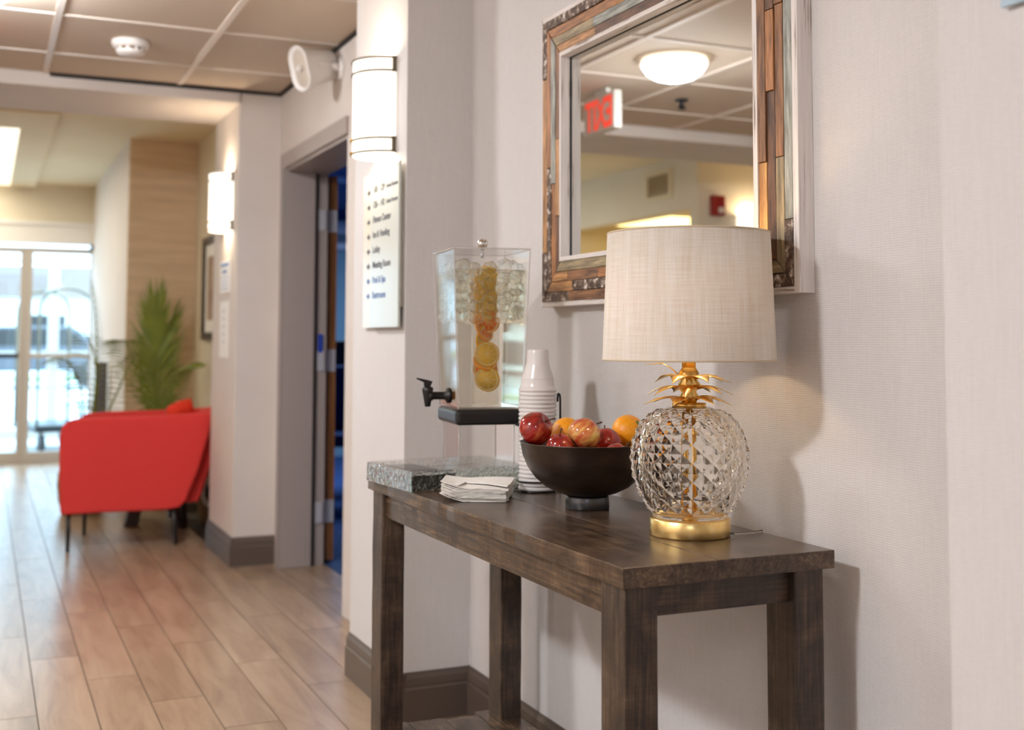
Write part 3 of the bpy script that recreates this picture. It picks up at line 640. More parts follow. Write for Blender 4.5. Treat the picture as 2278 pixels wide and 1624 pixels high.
MB().bb(mo(1.334, iy0+iw, iz0+iw*.8), mo(1.337, iy0+iw+.002, iz1-iw*.8)).bb(mo(1.334, iy1-iw*.6-.002, iz0+iw*.8), mo(1.337, iy1-iw*.6, iz1-iw*.8)).bb(mo(1.334, iy0+iw, iz1-iw*.8-.002), mo(1.337, iy1-iw*.6, iz1-iw*.8)).bb(mo(1.334, iy0+iw, iz0+iw*.8), mo(1.337, iy1-iw*.6, iz0+iw*.8+.002)).build('shadow_gap', M['black'], mr)
MB().bb(mo(1.3365, iy0, iz0), mo(1.342, iy1, iz1)).build('mirror_glass', M['mirror'], mr)
# mosaic: four courses of strips on each side, mitred at the corners
rnd = random.Random(21)
def course(side, k):
    n0, n1 = k*fw/4, (k+1)*fw/4        # distance in from the outer edge
    horizontal = side in 'bt'
    lo, hi = (ya, yb_) if horizontal else (za, zb)
    cuts = [lo]
    p = lo
    if k == 0:
        p = lo+rnd.uniform(.11, .17); cuts.append(p)
    while True:
        p += rnd.uniform(.15, .42)
        if p > hi-(.30 if k == 0 else .14): break
        cuts.append(p)
    if k == 0: cuts.append(hi-rnd.uniform(.10, .2))
    cuts.append(hi)
    for i, (a, b) in enumerate(zip(cuts[:-1], cuts[1:])):
        a0 = lo+n0 if i == 0 else a; a1 = lo+n1 if i == 0 else a
        b0 = hi-n0 if i == len(cuts)-2 else b; b1 = hi-n1 if i == len(cuts)-2 else b
        g = .0006; hgt = rnd.uniform(0, .004)
        barky = (k == 0 and (i in (0, len(cuts)-2)) and side in 'bltr') or rnd.random() < .09
        mt = M['bark'] if barky else rnd.choice(MOS)
        if barky: hgt += .002
        quad = [(a0+g, n0+g), (b0-g, n0+g), (b1-g, n1-g), (a1+g, n1-g)]
        def P(t, n, x):
            if side == 'b': return mo(x, t, za+n)
            if side == 't': return mo(x, t, zb-n)
            if side == 'l': return mo(x, yb_-n, t)
            return mo(x, ya+n, t)
        xo = XF-hgt+.001
        pts = [P(t_, n_, 0)+Vector((0, 0, 0)) for t_, n_ in quad]
        # local frame: strip's long axis along object X so the grain runs along it
        L = Vector((0, 1, 0)) if horizontal else Vector((0, 0, 1))
        N = Vector((-1, 0, 0)); B = N.cross(L)
        c = sum((P(t_, n_, xo) for t_, n_ in quad), Vector())/4
        rm = Matrix((L, B, N)).transposed()
        lb = [rm.transposed() @ (P(t_, n_, XF+.0065)-c) for t_, n_ in quad]; lt = [rm.transposed() @ (P(t_, n_, xo)-c) for t_, n_ in quad]
        o = MB().hexa(lb, lt).build('strip', mt, mr, .0008, 1)
        o.matrix_local = Matrix.Translation(c) @ rm.to_4x4()
for side in 'bltr':
    for k in range(4): course(side, k)

# ------------------------------------------------------------------ console table
TZ = .758; TX0, TX1, TY0, TY1 = .8895, 1.290, 1.562, 2.844
tb = thing('console_table', 'dark rustic wooden console table with lower shelf', 'table', ((TX0+TX1)/2, (TY0+TY1)/2, 0))
def tp(x, y, z): return Vector((x-(TX0+TX1)/2, y-(TY0+TY1)/2, z))
def board(x0, x1, th0, th1, y0=TY0, y1=TY1):
    """top board with slightly wavering edges and thickness"""
    mb = MB(); n = 26; rows_ = []; rr = random.Random(int(x0*1000))
    for i in range(n+1):
        y = y0+(y1-y0)*i/n; j = rr.uniform(-.0011, .0011); t_ = th0+(th1-th0)*i/n
        rows_.append([tp(x0+.001*math.sin(i*.9)+j, y, TZ-t_), tp(x1, y, TZ-t_), tp(x1, y, TZ-.0), tp(x0+.001*math.sin(i*.9)+j, y, TZ)])
    vs = [p for r_ in rows_ for p in r_]
    fs = [(i*4+k, i*4+(k+1) % 4, (i+1)*4+(k+1) % 4, (i+1)*4+k) for i in range(n) for k in range(4)]+[(3, 2, 1, 0), (n*4, n*4+1, n*4+2, n*4+3)]
    mb.add(vs, fs)
    o = mb.build('plank', M['tableY'], tb, 0)
    bv = o.modifiers.new('round', 'BEVEL'); bv.width = .0015; bv.segments = 2; bv.limit_method = 'ANGLE'; bv.angle_limit = .6
    return o
board(TX0, 1.062, .032, .028); board(1.0625, TX1, .030, .027)
def leg(x0, y0, lx=.058, ly=.078):
    mb = MB(); rr = random.Random(int(y0*100+x0*10)); n = 10; vs = []
    for i in range(n+1):
        z = .733*i/n; j = [rr.uniform(-.0008, .0008) for _ in range(8)]
        vs += [tp(x0+j[0], y0+j[1], z), tp(x0+lx+j[2], y0+j[3], z), tp(x0+lx+j[4], y0+ly+j[5], z), tp(x0+j[6], y0+ly+j[7], z)]
    fs = [(i*4+k, i*4+(k+1) % 4, (i+1)*4+(k+1) % 4, (i+1)*4+k) for i in range(n) for k in range(4)]+[(3, 2, 1, 0), (n*4, n*4+1, n*4+2, n*4+3)]
    mb.add(vs, fs); o = mb.build('leg', M['tableZ'], tb)
    bv = o.modifiers.new('round', 'BEVEL'); bv.width = .003; bv.segments = 2; bv.limit_method = 'ANGLE'; bv.angle_limit = .6
for x in (.899, 1.216):
    for y in (1.572, 2.757): leg(x, y)
MB().bb(tp(.909, 1.648, .669), tp(.931, 2.759, .732)).build('apron', M['tableY'], tb, .002)
MB().bb(tp(1.248, 1.648, .669), tp(1.268, 2.759, .732)).build('apron', M['tableY'], tb, .002)
MB().bb(tp(.956, 1.590, .674), tp(1.218, 1.612, .732)).build('apron', M['tableX'], tb, .002)
MB().bb(tp(.956, 2.795, .674), tp(1.218, 2.817, .732)).build('apron', M['tableX'], tb, .002)
for k in range(4):
    x0 = .905+k*.092; MB().bb(tp(x0, 1.60, .122), tp(x0+.0905, 2.845-.012*((k*7) % 3), .146+.001*(k % 2))).build('shelf_plank', M['tableY'], tb, .002)

# ------------------------------------------------------------------ pineapple lamp
LX, LY = 1.155, 1.788
lm = thing('table_lamp', 'glass pineapple table lamp with gold leaves and linen shade', 'lamp', (LX, LY, TZ))
K = .9855
MB().lathe([(0, 0), (.0715*K, 0), (.0725*K, .002), (.0725*K, .029), (.070*K, .0315), (0, .0315)], 64).build('base', M['gold'], lm)
bp = [(.066, .0315), (.068, .04), (.075, .052), (.087, .075), (.096, .098), (.101, .124), (.1005, .15), (.096, .172), (.087, .192), (.073, .208), (.055, .219), (.036, .225)]
def prof(t):
    f = t*(len(bp)-1); i = min(int(f), len(bp)-2); u = f-i
    return bp[i][0]*(1-u)+bp[i+1][0]*u, bp[i][1]*(1-u)+bp[i+1][1]*u
# arc-length table for even studs
seg = [prof(i/200) for i in range(201)]; cum = [0]
for a, b in zip(seg[:-1], seg[1:]): cum.append(cum[-1]+math.hypot(a[0]-b[0], a[1]-b[1]))
def at_s(s_):
    s_ = max(0, min(1, s_))*cum[-1]
    for i in range(200):
        if cum[i+1] >= s_: return seg[i]
    return seg[-1]
ND, MR = 18, 13
gm = MB(); idx = {}
def gv(i2, j):
    i2 %= 2*ND
    if (i2, j) not in idx:
        r, z = at_s(.06+.90*j/MR); a = PI*i2/ND; idx[(i2, j)] = len(gm.v); gm.v.append(Vector((r*math.cos(a), r*math.sin(a), z)))
    return idx[(i2, j)]
def face(*q): gm.f.append(tuple(q)); gm.sm.append(False)
for j in range(0, MR+1):
    for i in range(ND):
        i2 = 2*i+(j % 2)           # diamond centre at i2+1, row j; side corners at i2 and i2+2
        L_, R_ = gv(i2, j), gv(i2+2, j)
        r, z = at_s(.06+.90*j/MR); r0, z0 = at_s(.06+.90*(j-.3)/MR); r1, z1 = at_s(.06+.90*(j+.3)/MR)
        nrm = Vector((z1-z0, 0, -(r1-r0))).normalized() if j not in (0, MR) else Vector((1, 0, 0))
        a = PI*(i2+1)/ND; kk = .0062*min(1, r/.08)
        rc_, zc_ = r+nrm.x*kk, z+nrm.z*kk
        C_ = len(gm.v); gm.v.append(Vector((rc_*math.cos(a), rc_*math.sin(a), zc_)))
        if j < MR: T_ = gv(i2+1, j+1); face(L_, C_, T_); face(C_, R_, T_)
        if j > 0: B_ = gv(i2+1, j-1); face(L_, B_, C_); face(C_, B_, R_)
        if j == 0: face(L_, R_, C_)
        if j == MR: face(L_, C_, R_)
# the plain collar at each end and the smooth inside wall close the solid
def ringof(j): return [gv(2*i+(j % 2), j) for i in range(ND)]
def addring(r, z, off_):
    st = len(gm.v)
    for i in range(ND): a = PI*(2*i+off_)/ND; gm.v.append(Vector((r*math.cos(a), r*math.sin(a), z)))
    return list(range(st, st+ND))
def bridge(rs):
    for A_, B_ in zip(rs[:-1], rs[1:]):
        for i in range(ND): gm.f.append((A_[i], A_[(i+1) % ND], B_[(i+1) % ND], B_[i])); gm.sm.append(True)
bridge([ringof(MR), addring(.036, .2268, MR % 2), addring(.004, .2268, MR % 2)]); bridge([ringof(MR)][:0] or [])
tp_ = list(range(len(gm.v)-ND, len(gm.v))); gm.f.append(tuple(tp_)); gm.sm.append(False)
bt = addring(.066, .0325, 0); bridge([bt, ringof(0)]); gm.f.append(tuple(reversed(bt))); gm.sm.append(False)
nf = len(gm.f)
inn = [(r-.0075, z) for r, z in [at_s(.05+.92*k/24) for k in range(25)]]
gm.lathe([(0, inn[0][1]-.003), (inn[0][0]*.9, inn[0][1]-.003)]+inn+[(inn[-1][0]*.6, inn[-1][1]+.002), (0, inn[-1][1]+.002)], 72)
gm.f[nf:] = [tuple(reversed(f)) for f in gm.f[nf:]]      # the hollow: its faces look inward
gm.build('glass_body', M['pineglass'], lm, fix=False)
MB().tube([(0, 0, .03), (0, 0, .225)], .0055, 12).lathe([(0, .0318), (.014, .032), (.012, .038), (0, .04)], 16).build('rod', M['brass'], lm)
MB().lathe([(0, .226), (.0295, .226), (.0305, .229), (.0295, .233), (0, .234)], 32).build('neck_disc', M['brass'], lm)
MB().lathe([(0, .233), (.013, .233), (.018, .244), (.013, .252), (.018, .262), (.0205, .266), (.014, .275), (.0185, .286), (.012, .296), (.0105, .300), (0, .300)], 28).build('crown_core', M['brass'], lm)
MB().tube([(0, 0, .296), (0, 0, .345)], .0125, 20).build('socket_tube', M['gold'], lm)
# crown leaves, three whorls
def leaf(ang, z, ln, rise, droop, w=.0165):
    mb = MB(); n = 9; vs = []; d = Vector((math.cos(ang), math.sin(ang), 0)); sd_ = Vector((-d.y, d.x, 0))
    for th in (0, -.0009):
        for i in range(n+1):
            t_ = i/n; rr_ = .012+ln*t_; zz = z+rise*math.sin(min(1, t_*1.25)*PI*.62)-droop*t_**2.2
            hw = w*(math.sin(PI*min(1, t_*.92+.10))**.8)*(1 if t_ < .6 else max(.03, (1-t_)/.4)**.7)
            for s_ in (-1, 0, 1): vs.append(d*rr_+sd_*hw*s_+Vector((0, 0, zz+th-(0 if s_ else -.0028*(1-t_)))))
    fs = []; o2 = (n+1)*3
    for i in range(n):
        for k in range(2):
            a = i*3+k; fs += [(a, a+1, a+4, a+3), (o2+a+3, o2+a+4, o2+a+1, o2+a)]
        fs += [(i*3, i*3+3, o2+i*3+3, o2+i*3), (i*3+2, o2+i*3+2, o2+i*3+5, i*3+5)]
    mb.add(vs, fs, True); return mb.build('leaf', M['gold'], lm)
for q, (z, ln, rise, droop, ph) in enumerate(((.238, .070, .009, .016, .2), (.257, .066, .009, .018, .5), (.275, .066, .010, .016, .15))):
    for k in range(7):
        up = (q == 2 and k == 3)
        leaf(2.62 if up else ph+2*PI*k/7+random.uniform(-.06, .06), z, ln*random.uniform(.92, 1.05), (.026 if up else rise)*random.uniform(.85, 1.2), (.0 if up else droop)*random.uniform(.85, 1.15))
# shade: thin drum, open above and below
zb_, zt_ = .308, .537
MB().lathe([(.1548, zb_), (.1455, zt_), (.1442, zt_), (.1535, zb_), (.1548, zb_)], 96, uv=True).build('shade', M['linen'], lm, fix=False)
for r_, z in ((.1545, zb_+.001), (.145, zt_-.001)):
    MB().tube([(r_*math.cos(2*PI*i/64), r_*math.sin(2*PI*i/64), z) for i in range(65)], .0018, 6, False).build('rim', mat('shade_rim', (206, 190, 162), .8), lm)
MB().lathe([(0, .345), (.017, .345), (.017, .38), (.014, .39), (0, .39)], 16).build('socket', M['black'], lm)
MB().lathe([(0, .39), (.013, .392), (.016, .41), (.029, .445), (.03, .462), (.022, .482), (0, .49)], 24).build('bulb', M['bulb'], lm)
for k in range(3):
    a = 2*PI*k/3+.4; MB().tube([(.012*math.cos(a), .012*math.sin(a), .385), (.151*math.cos(a), .151*math.sin(a), zb_+.02)], .0013, 6).build('spider', M['brass'], lm)
lamp('table_lamp_light', lm, (0, 0, .44), 8.0, (255, 218, 170), .03)
MB().tube(bez((.05, -.052, .006), (.10, -.045, .003), (.1335, -.03, .0024), 8), .0022, 8).build('cord', glass('clear_cord', 1.3, (240, 232, 220), .2), lm)

# ------------------------------------------------------------------ fruit bowl
BX, BY = 1.141, 2.150
bw = thing('fruit_bowl', 'dark bronze footed bowl holding apples and oranges', 'bowl', (BX, BY, TZ))
MB().lathe([(0, .0), (.044, 0), (.0455, .002), (.0445, .024), (.042, .028), (0, .028)], 48).build('foot', M['foot'], bw)
bpf = [(.0, .027), (.040, .027), (.062, .033), (.086, .045), (.108, .064), (.123, .085), (.133, .108), (.138, .134), (.1395, .136), (.1360, .136), (.131, .110), (.121, .088), (.105, .068), (.084, .050), (.06, .038), (.04, .033), (0, .031)]
MB().lathe(bpf, 72).build('body', M['bowl'], bw)
def apple(loc, r, rot, label, m, stem=True):
    t = thing('apple', label, 'apple', loc, 0, 'fruit in the bowl'); t.rotation_euler = rot
    pr_ = []
    for i in range(25):
        a = PI*i/24; rad = math.sin(a)*(1+.10*math.cos(a)+.04*math.cos(2*a)); z = -math.cos(a)*.92
        dip = .26*math.exp(-(rad/.26)**2); z += -dip if z > 0 else dip*.6
        pr_.append((max(0, rad)*r if 0 < i < 24 else 0, z*r))
    mb = MB().lathe(pr_, 36)
    for v in mb.v:
        a = math.atan2(v.y, v.x); k = 1+.025*math.cos(5*a)*(.5-v.z/r*.5)*.8; v.x *= k; v.y *= k
    mb.build('flesh', m, t)
    if stem: MB().tube([(0, 0, .62*r), (.02*r, .01*r, .95*r), (.16*r, .05*r, 1.28*r)], [.0013, .0012, .0019], 8).build('stem', M['stem'], t)
    return t
def orange(loc, r, label):
    t = thing('orange', label, 'orange', loc, 0, 'fruit in the bowl')
    MB().lathe([(math.sin(PI*i/24)*r if 0 < i < 24 else 0, -math.cos(PI*i/24)*r*.96) for i in range(25)], 36).build('peel', M['orange'], t)
    MB().lathe([(0, .955*r), (.006, .958*r), (.005, .975*r), (0, .98*r)], 8).build('stem_button', mat('stem_button', (120, 130, 60), .7), t)
    t.rotation_euler = (.9, .4, 0); return t
apple((1.040, 2.182, .922), .0360, (.35, .95, -.5), 'glossy red apple perched on the bowl rim before the cups', M['apple'])
apple((1.056, 2.106, .890), .0290, (.18, -.10, 0), 'red apple with upright stem low behind the bowl rim', M['apple'])
orange((1.124, 2.208, .906), .0345, 'orange wedged between the two tallest apples')
apple((1.110, 2.103, .914), .0345, (-.2, .9, -.35), 'yellow and red striped apple, topmost at the bowl middle', M['apple2'])
apple((1.086, 2.142, .860), .0300, (.3, .4, 0), 'dark red apple mostly hidden under the striped apple', M['apple'])
apple((1.186, 2.150, .890), .0335, (-.5, .35, .3), 'red apple with dark stem between striped apple and the orange by the lamp', M['apple'])
apple((1.172, 2.078, .866), .0320, (.4, .5, .4), 'red apple low at the rim in front of another red apple', M['apple'])
orange((1.250, 2.170, .910), .0355, 'orange partly behind the glass pineapple lamp')
apple((1.142, 2.152, .823), .0340, (0, .3, 0), 'red apple at the bottom of the bowl under the others', M['apple'])
apple((1.160, 2.215, .852), .0320, (.6, 0, 0), 'red apple buried at the back of the bowl', M['apple'])
apple((1.215, 2.135, .856), .0300, (0, .7, .4), 'red apple buried at the lamp side of the bowl', M['apple'])

# ------------------------------------------------------------------ napkins
NX, NY = .998, 2.392
NAP = ['lowest', 'second lowest', 'third lowest', 'fourth lowest', 'fifth lowest', 'sixth lowest', 'sixth from the top', 'fifth from the top', 'fourth from the top', 'third from the top', 'second from the top', 'uppermost']
for i in range(12):
    rr = random.Random(50+i); n = 16; w_, d_ = .142, .160; top = i == 11; th = .0021; f_ = i/11
    o_ = MB(); vs = []
    for s_ in (0, 1):
        for a in range(n+1):
            for b in range(n+1):
                u, v = a/n-.5, b/n-.5
                jag = .0012*rr.uniform(-1, 1) if (a in (0, n) or b in (0, n)) and s_ == 0 else 0
                x = u*w_*(1+.05*f_*math.sin(v*3)); y = v*d_
                if u < 0 and top: x -= .006*(-u)*2
                lift = .0165*max(0, (-u-.12)/.38)**1.6*(1-.35*(v+.5)) + .004*f_*math.sin((u+.5)*PI) + .005*f_*max(0, v)*2*(u+.5)
                lift -= .010*f_*max(0, .5-u)*0
                if top: lift += .004*max(0, u*.9+.35-v*.4)*(u > -.3)
                if top and v < -.05-.35*(u+.2): lift -= 0; y = max(y, (-.05-.55*(u+.15))*d_*.9) if u > -.25 else y
                vs.append((x+jag, y+jag, lift+s_*th*.85))
    N1 = n+1; fs = []
    for a in range(n):
        for b in range(n):
            k = a*N1+b; fs.append((k, k+1, k+N1+1, k+N1)); k += N1*N1; fs.append((k, k+N1, k+N1+1, k+1))
    per = [a*N1 for a in range(n)]+[n*N1+b for b in range(n)]+[a*N1+n for a in range(n, 0, -1)]+[b for b in range(n, 0, -1)]
    for p, q in zip(per, per[1:]+per[:1]): fs.append((p, q, q+N1*N1, p+N1*N1))
    o_.add(vs, fs, False); ob = o_.build('paper_napkin', M['napkin'])
    ob.location = (NX+rr.uniform(-.0025, .0025), NY+rr.uniform(-.0025, .0025), TZ+.0008+i*.0023); ob.rotation_euler = (0, 0, math.radians(-28)+rr.uniform(-.03, .03))
    tag(ob, NAP[i]+' white paper napkin of the pile beside the cups', 'napkin', 'paper napkins in the pile')

# ------------------------------------------------------------------ cups and their wire holder
CX, CY = 1.166, 2.440
ZCUP = [TZ+.004+.0093*i for i in range(25)]
ORD = 'second third fourth fifth sixth seventh eighth ninth tenth eleventh twelfth thirteenth fourteenth fifteenth sixteenth seventeenth eighteenth nineteenth twentieth twenty-first twenty-second twenty-third twenty-fourth twenty-fifth'.split()
cpf = [(.0400, .004), (.0425, .0035), (.0435, .0018), (.0425, 0), (.0405, .0002), (.0395, .004), (.0385, .012), (.0365, .028), (.0362, .034)]
cpf = [(.0385, .0), (.0426, 0), (.0437, .0010), (.0437, .0050), (.0427, .0062), (.0412, .0066), (.0408, .0094), (.0398, .0110), (.0390, .0125), (.0380, .024)]
for k in range(10): z = .029+.0034*k; r_ = .0377-.00115*k; cpf += [(r_, z), (r_+.0004, z+.0017)]
cpf += [(.0262, .066), (.0252, .085), (.0246, .0935), (.0235, .0955), (.0222, .0948), (.021, .093), (0, .093)]
rp = [(.0385-.0006, 0)]
cup_me = None
for i, z in enumerate(ZCUP):
    last = i == len(ZCUP)-1
    if cup_me is None:
        o = MB().lathe(cpf, 40).build('paper_cup', M['cup'], fix=True); cup_me = o.data
    else:
        o = bpy.data.objects.new('paper_cup', cup_me); COL.objects.link(o)
    o.location = (CX+.0004*math.sin(i*1.7), CY+.0004*math.cos(i*2.3), z)
    tag(o, 'topmost upside-down white disposable cup of the tall stack' if last else 'upside-down white disposable cup, %s from the top of the tall stack' % ORD[23-i], 'cup', 'disposable cups in the tall stack')
hd = thing('cup_holder', 'black wire holder ringed around the cup stack', 'cup holder', (CX, CY, TZ))
def hoop(r, z, n=40): return [(r*math.cos(2*PI*i/n), r*math.sin(2*PI*i/n), z) for i in range(n+1)]
for r_, z in ((.052, .003), (.0475, .024), (.0500, .150)): MB().tube(hoop(r_, z), .0017, 8, False).build('ring', M['wire'], hd)
for a in (math.radians(-20), math.radians(38), math.radians(95)):
    c_, s_ = math.cos(a), math.sin(a)
    for da in (-.006, .006):
        ex_ = Vector((-s_*da, c_*da, 0)); p = lambda r, z: Vector((c_*r, s_*r, z))+ex_
        tall = abs(a+math.radians(20)) < .01
        if tall: MB().tube([p(.0525, .003), p(.0525, .20)]+bez(p(.0525, .20), p(.0525, .222), p(.049, .222), 5)[1:]+bez(p(.049, .222), p(.046, .222), p(.046, .203), 4)[1:], .0017, 8).build('upright', M['wire'], hd)
        else: MB().tube([p(.0525, .003), p(.0512, .152)], .0017, 8).build('upright', M['wire'], hd)

# ------------------------------------------------------------------ beverage dispenser on its rippled ice tray
tr_ = thing('ice_tray', 'rippled clear acrylic tray under the beverage dispenser', 'tray', (.889, 2.530, TZ), math.radians(5))
TW, TD, TH = .315, .255, .045
MB().bb((0, 0, .0005), (TW, .006, TH)).build('side', M['rippled'], tr_); MB().bb((0, TD-.006, .0005), (TW, TD, TH)).build('side', M['rippled'], tr_)
MB().bb((0, .006, .0005), (.006, TD-.006, TH)).build('side', M['rippled'], tr_); MB().bb((TW-.006, .006, .0005), (TW, TD-.006, TH)).build('side', M['rippled'], tr_)
MB().bb((.004, .004, TH+.0002), (TW-.004, TD-.004, TH+.0042)).build('lid', M['acrylic'], tr_, .0008)
MB().bb((.008, .008, .002), (.12, TD-.01, .036)).build('dark_block', M['black'], tr_, .002)  # plain black block inside one end of the tray
MB().bb((.13, .012, .003), (TW-.012, TD-.012, .03)).build('ice_layer', M['rippled'], tr_, .003)
th = math.radians(-8)
dp = thing('beverage_dispenser', 'clear acrylic dispenser of iced citrus water with black spigot', 'dispenser', (1.003, 2.565, TZ+TH+.0045), th)
ZB = .935-(TZ+TH+.0045); ZT = ZB+.381
def sq(x0, y0, x1, y1, z): return [(x0, y0, z), (x1, y0, z), (x1, y1, z), (x0, y1, z)]
def shell(x0, y0, x1, y1, X0, Y0_, X1, Y1_, z0, z1, t, m, name, parent, bottom=True):
    """open-topped tapering vessel with walls of thickness t"""
    mb = MB(); a = sq(x0, y0, x1, y1, z0); b = sq(X0, Y0_, X1, Y1_, z1); c = sq(X0+t, Y0_+t, X1-t, Y1_-t, z1); d = sq(x0+t, y0+t, x1-t, y1-t, z0+(t if bottom else 0))
    vs = a+b+c+d; fs = []
    for p, q in ((0, 4), (4, 8), (8, 12)): fs += [(p+i, p+(i+1) % 4, q+(i+1) % 4, q+i) for i in range(4)]
    if bottom: fs += [(3, 2, 1, 0), (12, 13, 14, 15)]
    else: fs += [(12+i, 12+(i+1) % 4, (i+1) % 4, i) for i in range(4)]
    mb.add(vs, fs); return mb.build(name, m, parent, .0012, 2)
# riser, collar, tank
shell(.022, .012, .155, .175, .020, .010, .157, .178, .0, ZB-.032, .004, M['riser'], 'riser', dp)
cb = MB().bb((.010, -.004, ZB-.033), (.182, .198, ZB+.004)).build('collar', M['black'], dp, .010, 3)
shell(.016, .002, .176, .192, .0, -.012, .188, .208, ZB+.0045, ZT, .004, M['acrylic'], 'tank', dp)
MB().bb((-.003, -.015, ZT+.0005), (.191, .211, ZT+.006)).build('lid', M['acrylic'], dp, .0012)
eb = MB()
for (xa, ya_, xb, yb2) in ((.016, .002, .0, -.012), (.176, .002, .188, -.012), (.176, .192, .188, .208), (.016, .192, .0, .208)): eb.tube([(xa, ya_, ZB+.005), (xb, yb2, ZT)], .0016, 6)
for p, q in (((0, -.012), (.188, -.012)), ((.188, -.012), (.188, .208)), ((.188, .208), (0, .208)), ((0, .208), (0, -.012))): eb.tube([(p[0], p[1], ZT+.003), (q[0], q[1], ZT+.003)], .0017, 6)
eb.build('edge', M['edge'], dp)  # thin pale rods painting the bright lines on tank corners and rim
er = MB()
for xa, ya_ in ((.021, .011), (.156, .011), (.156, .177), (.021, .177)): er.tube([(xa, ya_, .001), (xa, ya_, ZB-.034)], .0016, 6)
er.build('edge', M['edge'], dp)  # same painted highlight rods on the riser corners
MB().lathe([(0, .006), (.005, .006), (.004, .012), (.011, .013), (.0142, .022), (.0118, .031), (.007, .0345), (0, .0355)], 28, (.098, .095, ZT)).build('knob', M['chrome'], dp)
MB().tube([(.098, .095, ZT-.012), (.098, .095, ZT-.0005)], .004, 10).build('knob_screw', M['steel'], dp)
# the drink, its ice core tube, citrus
zw = ZT-.046; f = (zw-ZB)/(ZT-ZB)
def wl(z):
    f = (z-ZB)/(ZT-ZB); return (.016*(1-f)+.0047, .002-.014*f+.0047, .176+.012*f-.0047, .192+.016*f-.0047)
g0, g1 = wl(ZB+.009), wl(zw)
wb = MB(); wb.hexa(sq(g0[0], g0[1], g0[2], g0[3], ZB+.009), sq(g1[0], g1[1], g1[2], g1[3], zw)); wt = wb.build('water', M['water'], dp)
wt['label'] = 'clear citrus water filling the tank'
icx, icy = .098, .066
MB().lathe([(.0345, ZB+.012), (.0345, ZT-.03), (.0325, ZT-.03), (.0325, ZB+.012), (.0345, ZB+.012)], 40, (icx, icy, 0)).build('infuser_tube', M['acrylic'], dp)
def slice_(z, kind, ang, tilt, r=.030, dx=0, dy=0):
    t = MB().lathe([(0, -.0028), (r*.80, -.0028), (r*.80, .0028), (0, .0028)], 32)
    flesh, rind = (M['lemon'], M['lemonrind']) if kind == 'lemon' else (M['orangeflesh'], M['orange'])
    p = thing(kind+'_slice', SL.pop(0), kind+' slice', (0, 0, 0), 0, 'citrus slices in the infuser')
    p.matrix_world = DW @ (Matrix.Translation((icx+dx, icy+dy, z)) @ Euler((PI/2+tilt, 0, ang), 'ZXY').to_matrix().to_4x4() if False else Matrix.Translation((icx+dx, icy+dy, z)) @ Matrix.Rotation(ang, 4, 'Z') @ Matrix.Rotation(PI/2+tilt, 4, 'X'))
    t.build('flesh', flesh, p)
    MB().lathe([(r*.80, -.003), (r*.90, -.003), (r*.90, .003), (r*.80, .003), (r*.80, -.003)], 32).build('pith', M['pith'], p)
    MB().lathe([(r*.90, -.003), (r*.985, -.0026), (r, 0), (r*.985, .0026), (r*.90, .003), (r*.90, -.003)], 32).build('rind', rind, p)
    sg_ = MB()
    for k in range(9):
        a = 2*PI*k/9; sg_.box((r*.41*math.cos(a), r*.41*math.sin(a), 0), (r*.76, .0010, .0062), Matrix.Rotation(a, 3, 'Z'))
    sg_.build('membrane', M['pith'], p)
DW = Matrix.Translation((1.003, 2.565, TZ+TH+.0045)) @ Matrix.Rotation(th, 4, 'Z')
SL = ['lemon slice at the very top of the infuser', 'lemon slice second down, overlapping the topmost one', 'lemon slice above the bright orange wedges', 'bright orange slice folded below the upper lemons',
      'orange slice leaning under the bright orange one', 'pale lemon slice at infuser mid height', 'upright lemon slice in the lower half of infuser', 'orange slice edge under the upright lemon slice', 'orange slice near the infuser bottom', 'lowest lemon slice, tilted at the infuser foot']
zz0 = ZB+.032
slice_(zw-.020, 'lemon', .1, -.18, .031, 0, -.012); slice_(zw-.052, 'lemon', -.15, .12, .031, .002, -.006); slice_(zw-.088, 'lemon', .2, -.1, .031, .001, -.012)
slice_(zw-.122, 'orange', -.5, .35, .031, .004, -.004); slice_(zw-.142, 'orange', .7, -.4, .031, -.002, .004)
slice_(zw-.160, 'lemon', .9, .2, .029, -.006, .008); slice_(zw-.202, 'lemon', .0, -.08, .031, .001, -.014)
slice_(zw-.222, 'orange', .2, -.9, .030, 0, 0); slice_(zw-.240, 'orange', -.3, .3, .030, .003, .008); slice_(zw-.262, 'lemon', -.5, .25, .031, .003, -.010)
# cracked ice floating in the upper part of the tank
k_ = 0
ICE_R = random.Random(900)
for lz in range(6):
    for gx_ in range(5):
        for gy_ in range(5):
            x = .024+gx_*.035+ICE_R.uniform(-.005, .005); y = .010+gy_*.043+ICE_R.uniform(-.005, .005); z = zw+.005-.0225*lz+ICE_R.uniform(-.006, .006)
            if math.hypot(x-icx, y-icy) < .051: continue
            rr = random.Random(901+k_); k_ += 1
            b = bmesh.new(); bmesh.ops.create_icosphere(b, subdivisions=2, radius=.0185)
            for v in b.verts:
                v.co *= 1+rr.uniform(-.2, .12); m_ = max(abs(v.co.x), abs(v.co.y), abs(v.co.z)); v.co *= .68+.32*(.0185/max(m_, .008))*.8
            me = bpy.data.meshes.new('ice_cube'); b.to_mesh(me); b.free(); me.materials.append(M['ice'])
            o = bpy.data.objects.new('ice_cube', me); COL.objects.link(o)
            o.matrix_world = DW @ Matrix.Translation((min(max(x, .026), .163), min(max(y, .010), .182), z)) @ Euler((rr.uniform(-.3, .3), rr.uniform(-.3, .3), rr.uniform(0, 1.5))).to_matrix().to_4x4()
            tag(o, 'clear cracked ice lump floating in the dispenser water', 'ice', 'ice in the dispenser')
